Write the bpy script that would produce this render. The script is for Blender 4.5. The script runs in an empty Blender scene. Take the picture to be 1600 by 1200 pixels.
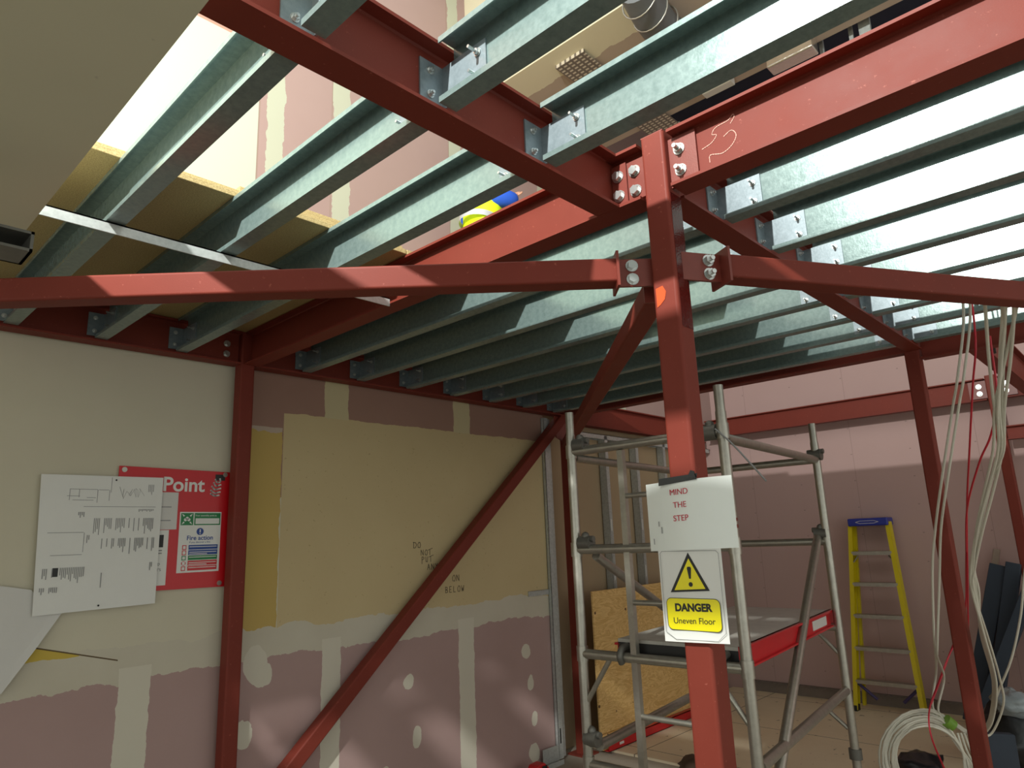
import bpy, math, random
from mathutils import Vector, Matrix, Euler
random.seed(7)
S = bpy.context.scene
COL = S.collection

# ------------------------------------------------------------------ camera, world, light, exposure
YAW, PIT, ROL, FPX = 0.750758666, 0.221091992, -0.0383087701, 1083.85779
def cam_axes():
    f = Vector((math.cos(PIT)*math.cos(YAW), math.cos(PIT)*math.sin(YAW), math.sin(PIT)))
    r = Vector((math.sin(YAW), -math.cos(YAW), 0)); u = r.cross(f)
    c, s = math.cos(ROL), math.sin(ROL)
    return c*r+s*u, -s*r+c*u, f
cr, cu, cf = cam_axes()
cd = bpy.data.cameras.new('camera'); cam = bpy.data.objects.new('camera', cd); COL.objects.link(cam)
m = Matrix.Identity(4)
for i in range(3):
    m[i][0], m[i][1], m[i][2] = cr[i], cu[i], -cf[i]
m.translation = Vector((0, 0, 1.70))
cam.matrix_world = m
cd.sensor_fit = 'HORIZONTAL'; cd.sensor_width = 36; cd.lens = 36*FPX/1600; cd.clip_start = .05
S.camera = cam

w = bpy.data.worlds.new('world'); S.world = w; w.use_nodes = True
bg = w.node_tree.nodes['Background']; bg.inputs[0].default_value = (.96, 1.0, .93, 1); bg.inputs[1].default_value = .98

def lamp(name, kind, loc, power, color=(1, 1, 1), **k):
    d = bpy.data.lights.new(name, kind); d.energy = power; d.color = color
    for a, b in k.items(): setattr(d, a, b)
    o = bpy.data.objects.new(name, d); o.location = loc; COL.objects.link(o); return o
# one hard, close light high on the upper floor to the left (the joist shadows converge on it)
lamp('upper_floor_floodlight', 'POINT', (-1.15, .90, 4.75), 980, (.98, 1.0, .95), shadow_soft_size=.055)

vs = S.view_settings
S.display_settings.display_device = 'sRGB'
vs.view_transform = 'Standard'; vs.look = 'None'; vs.gamma = 1; vs.use_curve_mapping = False
vs.exposure = 0.24

# ------------------------------------------------------------------ node helpers
class NT:
    def __init__(s, name):
        s.m = bpy.data.materials.new(name); s.m.use_nodes = True
        s.t = s.m.node_tree; s.b = s.t.nodes['Principled BSDF']; s.pos = None
    def n(s, typ, **k):
        x = s.t.nodes.new(typ)
        for a, b in k.items(): setattr(x, a, b)
        return x
    def link(s, a, b): s.t.links.new(a, b)
    def math(s, op, a, b=None, c=None):
        x = s.n('ShaderNodeMath', operation=op)
        for i, v in enumerate((a, b, c)):
            if v is None: continue
            if isinstance(v, (int, float)): x.inputs[i].default_value = v
            else: s.link(v, x.inputs[i])
        return x.outputs[0]
    def xyz(s, obj=False):
        if obj: g = s.n('ShaderNodeTexCoord').outputs['Object']
        else: g = s.n('ShaderNodeNewGeometry').outputs['Position']
        q = s.n('ShaderNodeSeparateXYZ'); s.link(g, q.inputs[0])
        s.vec = g
        return q.outputs
    def noise(s, scale, detail=3, rough=.5, vec=None, dist=0):
        x = s.n('ShaderNodeTexNoise'); x.inputs['Scale'].default_value = scale
        x.inputs['Detail'].default_value = detail; x.inputs['Roughness'].default_value = rough; x.inputs['Distortion'].default_value = dist
        if vec is not None: s.link(vec, x.inputs['Vector'])
        return x.outputs['Fac']
    def mix(s, f, a, b):
        x = s.n('ShaderNodeMix', data_type='RGBA')
        for i, v in ((0, f), (6, a), (7, b)):
            if isinstance(v, (int, float)): x.inputs[i].default_value = v
            elif isinstance(v, tuple): x.inputs[i].default_value = (*v, 1)
            else: s.link(v, x.inputs[i])
        return x.outputs[2]
    def ramp(s, f, lo, hi):
        x = s.n('ShaderNodeMapRange'); s.link(f, x.inputs[0]); x.inputs[1].default_value = lo; x.inputs[2].default_value = hi
        return x.outputs[0]
    def bump(s, h, strength=.2, dist=.002):
        x = s.n('ShaderNodeBump'); x.inputs['Strength'].default_value = strength; x.inputs['Distance'].default_value = dist
        s.link(h, x.inputs['Height']); s.link(x.outputs[0], s.b.inputs['Normal'])
    def set(s, base=None, rough=None, metal=None, spec=None):
        for k, v in (('Base Color', base), ('Roughness', rough), ('Metallic', metal), ('Specular IOR Level', spec)):
            if v is None: continue
            if isinstance(v, tuple): s.b.inputs[k].default_value = (*v, 1)
            elif isinstance(v, (int, float)): s.b.inputs[k].default_value = v
            else: s.link(v, s.b.inputs[k])
        return s.m
    def rect(s, a, b, a0, a1, b0, b1):
        r = s.math('GREATER_THAN', a, a0); r = s.math('MULTIPLY', r, s.math('LESS_THAN', a, a1))
        r = s.math('MULTIPLY', r, s.math('GREATER_THAN', b, b0)); return s.math('MULTIPLY', r, s.math('LESS_THAN', b, b1))

def srgb(r, g, b):
    f = lambda c: c/12.92/255 if c < 10.3 else ((c/255+.055)/1.055)**2.4
    return (f(r), f(g), f(b))

def plain(name, c, rough=.6, metal=0, var=.12, scale=14, bump=0, bscale=200, spec=None):
    t = NT(name); v = t.xyz(True)
    n = t.noise(scale, 4, .6, t.vec)
    d = tuple(x*(1-var) for x in c); l = tuple(min(1, x*(1+var)) for x in c)
    if bump: t.bump(t.noise(bscale, 2, .5, t.vec), bump)
    return t.set(t.mix(n, d, l), rough, metal, spec)

M = {}
def red_oxide():
    t = NT('red_oxide_paint'); t.xyz(True)
    n = t.noise(6, 5, .6, t.vec); sc = t.noise(60, 3, .7, t.vec)
    base = t.mix(n, (.160, .027, .017), (.205, .037, .024))
    base = t.mix(t.math('MULTIPLY', t.ramp(sc, .66, .74), .35), base, srgb(196, 120, 104))
    t.bump(t.noise(260, 2, .5, t.vec), .12, .001)
    return t.set(base, t.math('ADD', t.math('MULTIPLY', n, .2), .45), 0, .2)
M['red'] = red_oxide()
M['red_dark'] = plain('red_oxide_plate', (.19, .034, .022), .4, 0, .15, 20, .1, 200)
def zinc(name, c0, c1, rough, peel):
    t = NT(name); t.xyz(True)
    v = t.n('ShaderNodeTexVoronoi'); v.inputs['Scale'].default_value = 90; t.link(t.vec, v.inputs['Vector'])
    f = t.math('MULTIPLY', v.outputs['Color'], 1) if False else t.noise(45, 4, .7, t.vec)
    base = t.mix(t.ramp(f, .3, .7), c0, c1)
    h = t.math('ADD', t.noise(130, 3, .55, t.vec), t.math('MULTIPLY', v.outputs['Distance'], .08))
    t.bump(h, peel, .0022)
    return t.set(base, t.math('ADD', t.math('MULTIPLY', f, .10), rough-.05), .35)
M['zinc'] = zinc('galvanised_steel', (.165, .23, .222), (.235, .31, .297), .235, .09)
M['zinc_plate'] = zinc('galvanised_plate', (.19, .235, .255), (.27, .32, .35), .36, .08)
M['stud'] = zinc('zinc_stud', srgb(170, 174, 172), srgb(196, 200, 198), .36, .05)
M['alu'] = plain('weathered_aluminium', srgb(172, 168, 158), .36, .85, .25, 30, .15, 120)
M['bolt'] = plain('bright_zinc_bolt', srgb(205, 208, 206), .3, .85, .1, 40)
M['white'] = plain('white_paper', srgb(222, 222, 218), .5, 0, .03)
M['laminate'] = plain('laminated_sheet', srgb(226, 230, 226), .28, 0, .02)
M['black'] = plain('black_print', (.012, .012, .012), .5, 0, .05)
M['redink'] = plain('red_print', srgb(190, 40, 60), .5, 0, .05)
M['signred'] = plain('red_board', srgb(196, 12, 24), .35, 0, .06)
M['yellow'] = plain('yellow_print', srgb(238, 224, 0), .35, 0, .03)
M['green'] = plain('green_print', srgb(0, 120, 60), .4, 0, .05)
M['blue'] = plain('blue_print', srgb(10, 60, 140), .4, 0, .05)
M['grey_card'] = plain('grey_card', srgb(206, 204, 200), .5, 0, .03)
M['pencil'] = plain('grey_print', srgb(140, 140, 140), .6, 0, .1)
M['fainter'] = plain('faint_print', srgb(165, 165, 163), .6, 0, .1)
M['marker'] = plain('marker_ink', srgb(72, 62, 44), .6, 0, .1)
M['chalk'] = plain('chalk_line', srgb(232, 176, 160), .8, 0, .1)
M['frp'] = plain('yellow_fibreglass', srgb(206, 186, 10), .4, 0, .08)
M['bluecap'] = plain('blue_plastic', srgb(34, 46, 140), .4, 0, .12)
M['purple'] = plain('dark_purple_brace', srgb(66, 56, 104), .5, 0, .1)
M['cable'] = plain('grey_white_cable', srgb(206, 202, 188), .45, 0, .05)
M['redcable'] = plain('red_cable', srgb(190, 30, 50), .35, 0, .06)
M['foam'] = plain('dark_blue_foam', srgb(42, 52, 66), .7, 0, .15, 8, .2, 150)
M['sack'] = plain('black_plastic_sack', srgb(26, 28, 32), .3, 0, .2, 10, .8, 30)
M['film'] = plain('crumpled_film', srgb(150, 160, 165), .2, 0, .2, 20, .8, 40)
M['tape_g'] = plain('green_wrapping', srgb(110, 150, 50), .5, 0, .2, 30)
M['blacktape'] = plain('black_tape', srgb(22, 24, 26), .3, 0, .1)
M['tan_batten'] = plain('grey_timber', srgb(150, 132, 118), .7, 0, .1)
M['redpaint'] = plain('bright_red_paint', srgb(190, 26, 34), .35, 0, .1, 12)
M['plank'] = plain('worn_platform_board', srgb(172, 168, 160), .45, 0, .25, 10, .2, 60)
M['pvc'] = plain('grey_duct', srgb(96, 98, 100), .5, 0, .1)
M['foil'] = plain('crumpled_foil', srgb(220, 215, 205), .25, .9, .1, 20, 1.0, 40)
M['hivis'] = plain('hi_vis_yellow', srgb(226, 255, 20), .6, 0, .05)
M['reflect'] = plain('reflective_band', srgb(200, 204, 206), .35, .2, .05)
M['bluecloth'] = plain('blue_cloth', srgb(36, 88, 200), .8, 0, .1)
M['navy'] = plain('navy_cloth', srgb(30, 36, 58), .85, 0, .1)
M['skin'] = plain('skin', srgb(214, 160, 132), .5, 0, .05)
M['helmet'] = plain('white_helmet', srgb(235, 235, 232), .3, 0, .02)
M['hair'] = plain('brown_hair', srgb(60, 42, 30), .7, 0, .2)
M['bottle'] = plain('clear_plastic', srgb(205, 215, 220), .1, 0, .03)
M['rust'] = plain('dull_grey_steel', srgb(110, 108, 102), .5, .6, .2, 30)
M['rubble'] = plain('brown_rubble', srgb(84, 66, 52), .9, 0, .3, 20, .6, 60)

def chip():
    t = NT('chipboard'); t.xyz(True)
    n = t.noise(220, 3, .8, t.vec); b = t.noise(5, 3, .5, t.vec)
    c = t.mix(t.ramp(n, .35, .65), srgb(150, 128, 82), srgb(204, 184, 132))
    t.bump(n, .2, .001)
    return t.set(t.mix(t.math('MULTIPLY', b, .25), c, srgb(134, 112, 66)), .65)
M['chip'] = chip()
def ply():
    t = NT('plywood'); v = t.xyz(True)
    mp = t.n('ShaderNodeMapping'); mp.inputs['Scale'].default_value = (1.2, 1, 4.5); t.link(t.vec, mp.inputs[0])
    wv = t.noise(2.6, 6, .55, mp.outputs[0], 1.6)
    fr = t.math('FRACT', t.math('MULTIPLY', wv, 7))
    c = t.mix(fr, srgb(204, 160, 92), srgb(234, 198, 134))
    vo = t.n('ShaderNodeTexVoronoi'); vo.inputs['Scale'].default_value = 5.5; t.link(t.vec, vo.inputs['Vector'])
    c = t.mix(t.math('LESS_THAN', vo.outputs['Distance'], .07), c, srgb(96, 62, 34))
    return t.set(c, .6)
M['ply'] = ply()
def paint_soft(name, c):
    t = NT(name); v = t.xyz()
    n = t.noise(3, 5, .6, t.vec); d = t.noise(26, 2, .5, t.vec)
    b = t.mix(t.math('MULTIPLY', n, .5), c, tuple(x*.84 for x in c))
    b = t.mix(t.math('MULTIPLY', t.ramp(d, .74, .8), .3), b, tuple(x*.45 for x in c))
    return t.set(b, .75)
M['slab'] = paint_soft('grey_ceiling_paint', srgb(206, 203, 178))

PINK, COMP = srgb(176, 148, 144), srgb(206, 200, 184)
def wall_left_mat():
    t = NT('left_wall_boards'); p = t.xyz(); x0, z0 = p[0], p[2]
    nz = t.math('SUBTRACT', t.noise(3.2, 5, .6, t.vec), .5)
    n2 = t.math('SUBTRACT', t.noise(9, 4, .6, t.vec), .5)
    x = t.math('ADD', x0, t.math('MULTIPLY', n2, .035)); z = t.math('ADD', z0, t.math('MULTIPLY', nz, .17))
    zs = t.math('ADD', z0, t.math('MULTIPLY', n2, .03))
    mott = t.noise(2.2, 5, .6, t.vec)
    cream = t.mix(mott, srgb(206, 200, 180), srgb(196, 189, 167))
    pink = t.mix(mott, PINK, srgb(164, 136, 132))
    beige = t.mix(mott, srgb(202, 184, 142), srgb(192, 172, 130))
    speck = t.noise(55, 2, .5, t.vec)
    beige = t.mix(t.math('MULTIPLY', t.ramp(speck, .70, .76), .4), beige, srgb(120, 96, 58))
    c = cream
    def lay(mask, col):
        nonlocal c
        c = t.mix(mask, c, col)
    lay(t.rect(x0, zs, 1.80, 9, 2.0, 3.2), t.mix(mott, srgb(160, 126, 112), srgb(146, 112, 98)))   # brown-pink top band
    lay(t.rect(x, zs, 1.80, 2.095, 1.9, 2.42), srgb(186, 168, 152))
    lay(t.rect(x, z, 1.80, 2.095, 1.2, 2.385), t.mix(t.noise(1.5, 2, .5, t.vec), srgb(196, 172, 92), srgb(184, 154, 96)))
    lay(t.rect(x0, zs, 2.10, 9, 1.2, 2.515), beige)
    for a, b in ((2.38, 2.56), (3.49, 3.66)):
        lay(t.rect(x, z0, a, b, 2.512, 3.2), srgb(196, 184, 146))
    lay(t.rect(x0, z, -9, 9, -1, 1.26), t.mix(mott, COMP, srgb(186, 178, 158)))
    lay(t.rect(x0, z, -9, 9, -1, 1.10), pink)
    for a, b in ((.30, .42), (1.28, 1.43), (2.40, 2.53), (3.50, 3.65)):
        lay(t.rect(x, z0, a, b, -1, 1.16), COMP)
    for a, b, r, k in ((2.02, 1.02, .06, 1), (1.92, .75, .075, .8), (3.05, .82, .055, .8), (3.12, .49, .075, .5), (4.2, .86, .05, 1), (4.24, .62, .05, .7), (4.27, .36, .05, .7), (2.86, .30, .05, .8), (1.98, 1.08, .1, .7), (4.25, .12, .06, 1), (1.0, .4, .06, .8)):
        dx = t.math('MULTIPLY', t.math('SUBTRACT', x, a), 1/k); dz = t.math('SUBTRACT', z, b)
        d = t.math('ADD', t.math('MULTIPLY', dx, dx), t.math('MULTIPLY', dz, dz))
        lay(t.math('LESS_THAN', d, r*r), COMP)
    # torn yellow patch under the drawings
    q = t.math('ADD', z0, t.math('MULTIPLY', x0, .29))
    lay(t.rect(x0, q, .5, 1.10, 0, 1.566), t.mix(t.math('GREATER_THAN', zs, 1.243), c, srgb(198, 172, 74)))
    lay(t.rect(x0, q, .5, 1.27, 1.565, 1.5715), srgb(92, 74, 48))
    return t.set(c, .78)
def wall_upper_mat():
    t = NT('upper_wall_boards'); p = t.xyz(); x0, z0 = p[0], p[2]
    n2 = t.math('SUBTRACT', t.noise(5, 5, .65, t.vec), .5)
    x = t.math('ADD', x0, t.math('MULTIPLY', n2, .09))
    mott = t.noise(1.6, 4, .6, t.vec)
    c = t.mix(mott, srgb(168, 142, 136), srgb(160, 133, 127))
    def lay(mask, col):
        nonlocal c
        c = t.mix(mask, c, col)
    cr_ = t.mix(mott, srgb(184, 186, 166), srgb(178, 178, 158))
    lay(t.rect(x0, z0, -9, 1.845, 0, 4.95), srgb(186, 194, 176))
    lay(t.rect(x0, z0, -9, 1.845, 4.95, 9), srgb(176, 136, 118))
    for a, b in ((1.90, 2.02), (2.40, 2.54), (3.50, 3.63), (4.6, 4.75), (5.7, 5.83)):
        lay(t.rect(x, z0, a, b, 0, 9), cr_)
    for a, b in ((1.847, 1.856), (2.385, 2.392), (3.49, 3.497)):
        lay(t.rect(x0, z0, a, b, 0, 9), srgb(150, 128, 116))
    sp = t.noise(2.3, 3, .5, t.vec)
    lay(t.math('MULTIPLY', t.ramp(sp, .72, .74), t.math('GREATER_THAN', x0, 2.0)), cr_)
    return t.set(c, .75)
def wall_back_mat():
    t = NT('pink_plasterboard'); p = t.xyz(); y0, z0 = p[1], p[2]
    mott = t.noise(1.4, 4, .6, t.vec)
    c = t.mix(mott, srgb(186, 156, 152), srgb(178, 148, 143))
    fy = t.math('FRACT', t.math('DIVIDE', t.math('ADD', y0, 9.75), 1.1))
    seam = t.math('LESS_THAN', fy, .004)
    c = t.mix(t.math('MULTIPLY', seam, .5), c, srgb(130, 100, 96))
    seamz = t.math('LESS_THAN', t.math('ABSOLUTE', t.math('SUBTRACT', z0, 2.44)), .004)
    # screw rows
    f2 = t.math('FRACT', t.math('DIVIDE', t.math('ADD', y0, 9.75), .55)); fz = t.math('FRACT', t.math('DIVIDE', z0, .27))
    scr = t.math('MULTIPLY', t.math('LESS_THAN', t.math('ABSOLUTE', t.math('SUBTRACT', f2, .03)), .014), t.math('LESS_THAN', fz, .03))
    c = t.mix(t.math('MULTIPLY', scr, .6), c, srgb(110, 92, 90))
    return t.set(c, .75)
def floor_mat():
    t = NT('dusty_concrete'); t.xyz()
    n = t.noise(3, 6, .65, t.vec); d = t.noise(40, 3, .6, t.vec)
    c = t.mix(n, srgb(140, 130, 116), srgb(168, 158, 142)); c = t.mix(t.math('MULTIPLY', t.ramp(d, .66, .75), .5), c, srgb(80, 70, 60))
    return t.set(c, .85)
def boards_mat():
    t = NT('floor_sheets'); p = t.xyz()
    n = t.noise(2.2, 6, .65, t.vec); d = t.noise(12, 3, .6, t.vec)
    c = t.mix(n, srgb(238, 222, 194), srgb(222, 203, 172))
    c = t.mix(t.math('MULTIPLY', t.ramp(d, .67, .70), .6), c, srgb(96, 74, 54))
    fx = t.math('FRACT', t.math('DIVIDE', t.math('SUBTRACT', p[0], 5.12), 1.13)); fy = t.math('FRACT', t.math('DIVIDE', t.math('ADD', p[1], 7.8), 2.25))
    s = t.math('MAXIMUM', t.math('LESS_THAN', fx, .008), t.math('LESS_THAN', fy, .004))
    return t.set(t.mix(t.math('MULTIPLY', s, .8), c, srgb(60, 46, 34)), .7)
def soffit_mat():
    t = NT('taped_soffit_boards'); p = t.xyz(); x0, y0 = p[0], p[1]
    n2 = t.math('SUBTRACT', t.noise(4, 4, .6, t.vec), .5)
    x = t.math('ADD', x0, t.math('MULTIPLY', n2, .14))
    c = t.mix(t.noise(1.5, 3, .5, t.vec), srgb(176, 158, 140), srgb(164, 146, 130))
    c = t.mix(t.rect(x, y0, 3.0, 4.02, 2.1, 9), c, srgb(206, 196, 168))
    c = t.mix(t.rect(x, y0, 4.6, 4.9, -9, 9), c, srgb(212, 184, 150))
    return t.set(c, .8)

# ------------------------------------------------------------------ mesh builder
class MB:
    def __init__(s): s.v, s.f, s.sm = [], [], []
    def add(s, vs_, fs, smooth=False):
        o = len(s.v); s.v += [Vector(q) for q in vs_]; s.f += [tuple(i+o for i in f) for f in fs]; s.sm += [smooth]*len(fs)
        return s
    def box(s, lo, hi, mat=None):
        x0, y0, z0 = lo; x1, y1, z1 = hi
        q = [(x0,y0,z0),(x1,y0,z0),(x1,y1,z0),(x0,y1,z0),(x0,y0,z1),(x1,y0,z1),(x1,y1,z1),(x0,y1,z1)]
        if mat: q = [mat @ Vector(p) for p in q]
        return s.add(q, [(0,3,2,1),(4,5,6,7),(0,1,5,4),(1,2,6,5),(2,3,7,6),(3,0,4,7)])
    def extrude(s, prof, p0, p1, side, up, smooth=False):
        """closed profile [(a,b)] in side/up axes swept from p0 to p1"""
        p0, p1, side, up = Vector(p0), Vector(p1), Vector(side), Vector(up); n = len(prof)
        q = [p0+side*a+up*b for a, b in prof]+[p1+side*a+up*b for a, b in prof]
        return s.add(q, [(i, (i+1) % n, n+(i+1) % n, n+i) for i in range(n)]+[tuple(range(n-1, -1, -1)), tuple(range(n, 2*n))], smooth)
    def tube(s, pts, r, n=10, caps=True, radii=None):
        pts = [Vector(p) for p in pts]; rings = []
        prev = None
        for i, p in enumerate(pts):
            d = (pts[min(i+1, len(pts)-1)]-pts[max(i-1, 0)]).normalized()
            if prev is None:
                a = Vector((0, 0, 1)) if abs(d.z) < .9 else Vector((1, 0, 0)); u = d.cross(a).normalized()
            else: u = (prev-d*prev.dot(d)).normalized()
            prev = u; v = d.cross(u); rr = radii[i] if radii else r
            rings.append([p+(u*math.cos(2*math.pi*k/n)+v*math.sin(2*math.pi*k/n))*rr for k in range(n)])
        q = [x for g in rings for x in g]
        f = [(i*n+k, i*n+(k+1) % n, (i+1)*n+(k+1) % n, (i+1)*n+k) for i in range(len(pts)-1) for k in range(n)]
        s.add(q, f, True)
        if caps: s.add(rings[0], [tuple(range(n-1, -1, -1))]); s.add(rings[-1], [tuple(range(n))])
        return s
    def cyl(s, p0, p1, r, n=12): return s.tube([p0, p1], r, n)
    def quad(s, pts): return s.add(pts, [tuple(range(len(pts)))])
    def prism(s, pts, off):
        n = len(pts); off = Vector(off); q = [Vector(p) for p in pts]; q += [p+off for p in q]
        return s.add(q, [tuple(range(n-1, -1, -1)), tuple(range(n, 2*n))]+[(i, (i+1) % n, n+(i+1) % n, n+i) for i in range(n)])
    def ball(s, c, r, seg=12, ring=8, sc=(1,1,1)):
        c = Vector(c); q = []
        for i in range(ring+1):
            th = math.pi*i/ring
            for k in range(seg):
                ph = 2*math.pi*k/seg
                q.append(c+Vector((math.sin(th)*math.cos(ph)*r*sc[0], math.sin(th)*math.sin(ph)*r*sc[1], math.cos(th)*r*sc[2])))
        return s.add(q, [(i*seg+k, i*seg+(k+1) % seg, (i+1)*seg+(k+1) % seg, (i+1)*seg+k) for i in range(ring) for k in range(seg)], True)

WLOC = {}
def obj(name, mb, mat, parent=None, origin=None, bevel=0):
    """link ONE mesh object; verts given in world space"""
    if origin is None:
        lo = [min(v[i] for v in mb.v) for i in range(3)]; hi = [max(v[i] for v in mb.v) for i in range(3)]
        origin = Vector(((lo[0]+hi[0])/2, (lo[1]+hi[1])/2, lo[2]))
    origin = Vector(origin)
    me = bpy.data.meshes.new(name); me.from_pydata([v-origin for v in mb.v], [], mb.f)
    me.polygons.foreach_set('use_smooth', mb.sm); me.update()
    import bmesh
    b = bmesh.new(); b.from_mesh(me); bmesh.ops.recalc_face_normals(b, faces=b.faces); b.to_mesh(me); b.free()
    me.materials.append(M[mat] if isinstance(mat, str) else mat)
    o = bpy.data.objects.new(name, me); COL.objects.link(o)
    WLOC[o.name] = origin
    if parent: o.parent = parent; o.location = origin-WLOC[parent.name]
    else: o.location = origin
    if bevel:
        md = o.modifiers.new('bevel', 'BEVEL'); md.width = bevel; md.segments = 3; md.limit_method = 'ANGLE'; md.harden_normals = False
    return o
def empty(name, loc):
    o = bpy.data.objects.new(name, None); COL.objects.link(o); o.location = loc; o.empty_display_size = .05; WLOC[o.name] = Vector(loc); return o
def tag(o, label=None, cat=None, group=None, kind=None):
    for k, v in (('label', label), ('category', cat), ('group', group), ('kind', kind)):
        if v: o[k] = v
    return o
def struct(name, mb, mat): return tag(obj(name, mb, mat, None, (0, 0, 0)), kind='structure')
def kids(o): return [c for c in bpy.data.objects if c.parent == o]
def copy_tree(o, delta, parent=None):
    c = o.copy(); COL.objects.link(c)
    if parent is None: c.location = o.location+Vector(delta); WLOC[c.name] = WLOC[o.name]+Vector(delta)
    else: c.parent = parent
    for k in kids(o): copy_tree(k, delta, c)
    return c

X, Y, Z = Vector((1,0,0)), Vector((0,1,0)), Vector((0,0,1))
# bolts share their meshes
_bm = {}
def bolt(parent, loc, direction, r=.0135, shank=.0, name='bolt'):
    """hex head + washer, optional threaded end standing proud; +Z of the mesh looks along direction"""
    key = (r, shank)
    if key not in _bm:
        b = MB(); b.cyl((0,0,0), (0,0,.003), r*1.45, 14); b.tube([(0,0,.003), (0,0,.003+r*.95)], r*1.08, 6)
        if shank: b.tube([(0,0,.003+r*.9), (0,0,shank)], r*.56, 8)
        me = bpy.data.meshes.new('bolt'); me.from_pydata(b.v, [], b.f); me.materials.append(M['bolt']); _bm[key] = me
    o = bpy.data.objects.new(name, _bm[key]); COL.objects.link(o); o.parent = parent
    o.location = Vector(loc)-WLOC[parent.name]; o.rotation_euler = Vector(direction).to_track_quat('Z', 'Y').to_euler()
    WLOC[o.name] = Vector(loc)
    return o
def text_mesh(parent, name, s, size, loc, right, up, mat, align='CENTER', off=0, ext=.0004):
    cu_ = bpy.data.curves.new('lettering', 'FONT'); cu_.body = s; cu_.size = size; cu_.align_x = align; cu_.extrude = ext; cu_.offset = off; cu_.space_line = 1.0
    tmp = bpy.data.objects.new('tmp', cu_); COL.objects.link(tmp); bpy.context.view_layer.update()
    me = bpy.data.meshes.new_from_object(tmp.evaluated_get(bpy.context.evaluated_depsgraph_get()))
    bpy.data.objects.remove(tmp); bpy.data.curves.remove(cu_)
    right, up = Vector(right).normalized(), Vector(up).normalized(); nrm = right.cross(up)
    me.transform(Matrix((( right.x, up.x, nrm.x, 0), (right.y, up.y, nrm.y, 0), (right.z, up.z, nrm.z, 0), (0,0,0,1))))
    me.materials.clear(); me.materials.append(M[mat]); me.name = name
    o = bpy.data.objects.new(name, me); COL.objects.link(o); o.parent = parent; o.location = Vector(loc)-WLOC[parent.name]; WLOC[o.name] = Vector(loc)
    return o

# ------------------------------------------------------------------ the setting
WY = 3.88      # left wall plane
BX = 7.65      # back wall plane
struct('floor', MB().box((-5, -5, -.2), (9, 5, 0)), floor_mat())
struct('floor_sheets', MB().box((4.95, -4, .0), (BX, 3.95, .018)), boards_mat())
wall_left = struct('wall_left', MB().box((-3, WY, 0), (4.53, WY+.10, 2.94)), wall_left_mat())
struct('wall_left_upper', MB().box((-3, WY, 2.94), (BX+.1, WY+.10, 6.6)), wall_upper_mat())
struct('wall_left_alcove', MB().box((4.53, 4.02, 0), (BX+.1, 4.10, 2.94)), plain('brown_board_back', srgb(172, 150, 120), .8, 0, .06, 4))
struct('wall_back', MB().box((BX, -5, 0), (BX+.1, 4.02, 6.6)), wall_back_mat())
struct('baseboard_back', MB().box((BX-.05, -3, .018), (BX-.001, 3.75, .12)).box((BX-.07, -3, .105), (BX-.001, 3.75, .112)), plain('dusty_floor_track', srgb(128, 116, 108), .6, .3, .2, 12))
struct('ceiling_slab', MB().box((-3, -3, 2.70), (.437, 2.57, 2.714)), 'slab')
struct('ceiling_soffit', MB().box((3.72, -3, 5.4), (5.15, WY, 5.44)).box((3.72, -3, 5.44), (3.74, WY, 6.6)), soffit_mat())
struct('ceiling_roof', MB().box((3.2, -5, 6.6), (9, 5, 6.7)), plain('roof_void_shade', srgb(38, 44, 62), .8, 0, .3, 3))  # darkness of the unlit void is put into the roof's navy colour

# ------------------------------------------------------------------ red steel frame
ZB, ZT, BF = 2.743, 2.937, .09
def iprof(d=.194, bf=BF, tw=.007, tf=.010):
    h = bf/2; t = tw/2
    return [(-h,0),(h,0),(h,tf),(t+.005,tf),(t,tf+.005),(t,d-tf-.005),(t+.005,d-tf),(h,d-tf),(h,d),(-h,d),(-h,d-tf),(-t-.005,d-tf),(-t,d-tf-.005),(-t,tf+.005),(-t-.005,tf),(-h,tf)]
def beam(name, p0, p1, label, cat='steel beam', d=.194, bf=BF, group=None):
    p0, p1 = Vector(p0), Vector(p1); side = (p1-p0).normalized().cross(Z)
    return tag(obj(name, MB().extrude(iprof(d, bf), p0, p1, side, Z), 'red'), label, cat, group)
def rhs(mb, p0, p1, w=.083, rad=.010, side=None, up=None):
    p0, p1 = Vector(p0), Vector(p1); d = (p1-p0).normalized()
    if side is None: side = X if abs(d.z) > .9 else d.cross(Z).normalized()
    side = Vector(side); up = Vector(up) if up else side.cross(d).normalized()
    h = w/2; pr = []
    for cx, cy, a0 in ((h-rad, h-rad, 0), (-h+rad, h-rad, 90), (-h+rad, -h+rad, 180), (h-rad, -h+rad, 270)):
        for k in range(5):
            a = math.radians(a0+k*22.5); pr.append((cx+rad*math.cos(a), cy+rad*math.sin(a)))
    mb.extrude(pr, p0, p1, side, up); return mb
def column(x, y, top, label, name='steel_column', base=0.0):
    t = empty(name, (x, y, base)); tag(t, label, 'steel column')
    obj('shaft', rhs(MB(), (x, y, base+.012), (x, y, top)), 'red', t)
    obj('base_plate', MB().box((x-.09, y-.09, base), (x+.09, y+.09, base+.012)), 'red_dark', t)
    return t
CX, CY = 1.82, 1.012
colC = column(CX, CY, 2.945, 'red square steel column at centre carrying the warning signs')
obj('cap_plate', MB().box((CX-.040, CY-.040, 2.945), (CX+.040, CY+.040, 2.949)), 'red_dark', colC)
obj('paint_patch', MB().prism([(CX-.0423, CY+.03, 2.432), (CX-.0423, CY+.006, 2.436), (CX-.0423, CY-.004, 2.415), (CX-.0423, CY+.002, 2.392), (CX-.0423, CY+.018, 2.378), (CX-.0423, CY+.03, 2.372)], (-.0006, 0, 0)), plain('fresh_orange_primer', srgb(214, 84, 40), .35), colC)
colL = column(1.80, 3.80, 2.937, 'dark red steel column standing against the left wall beside the red fire board')
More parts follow.
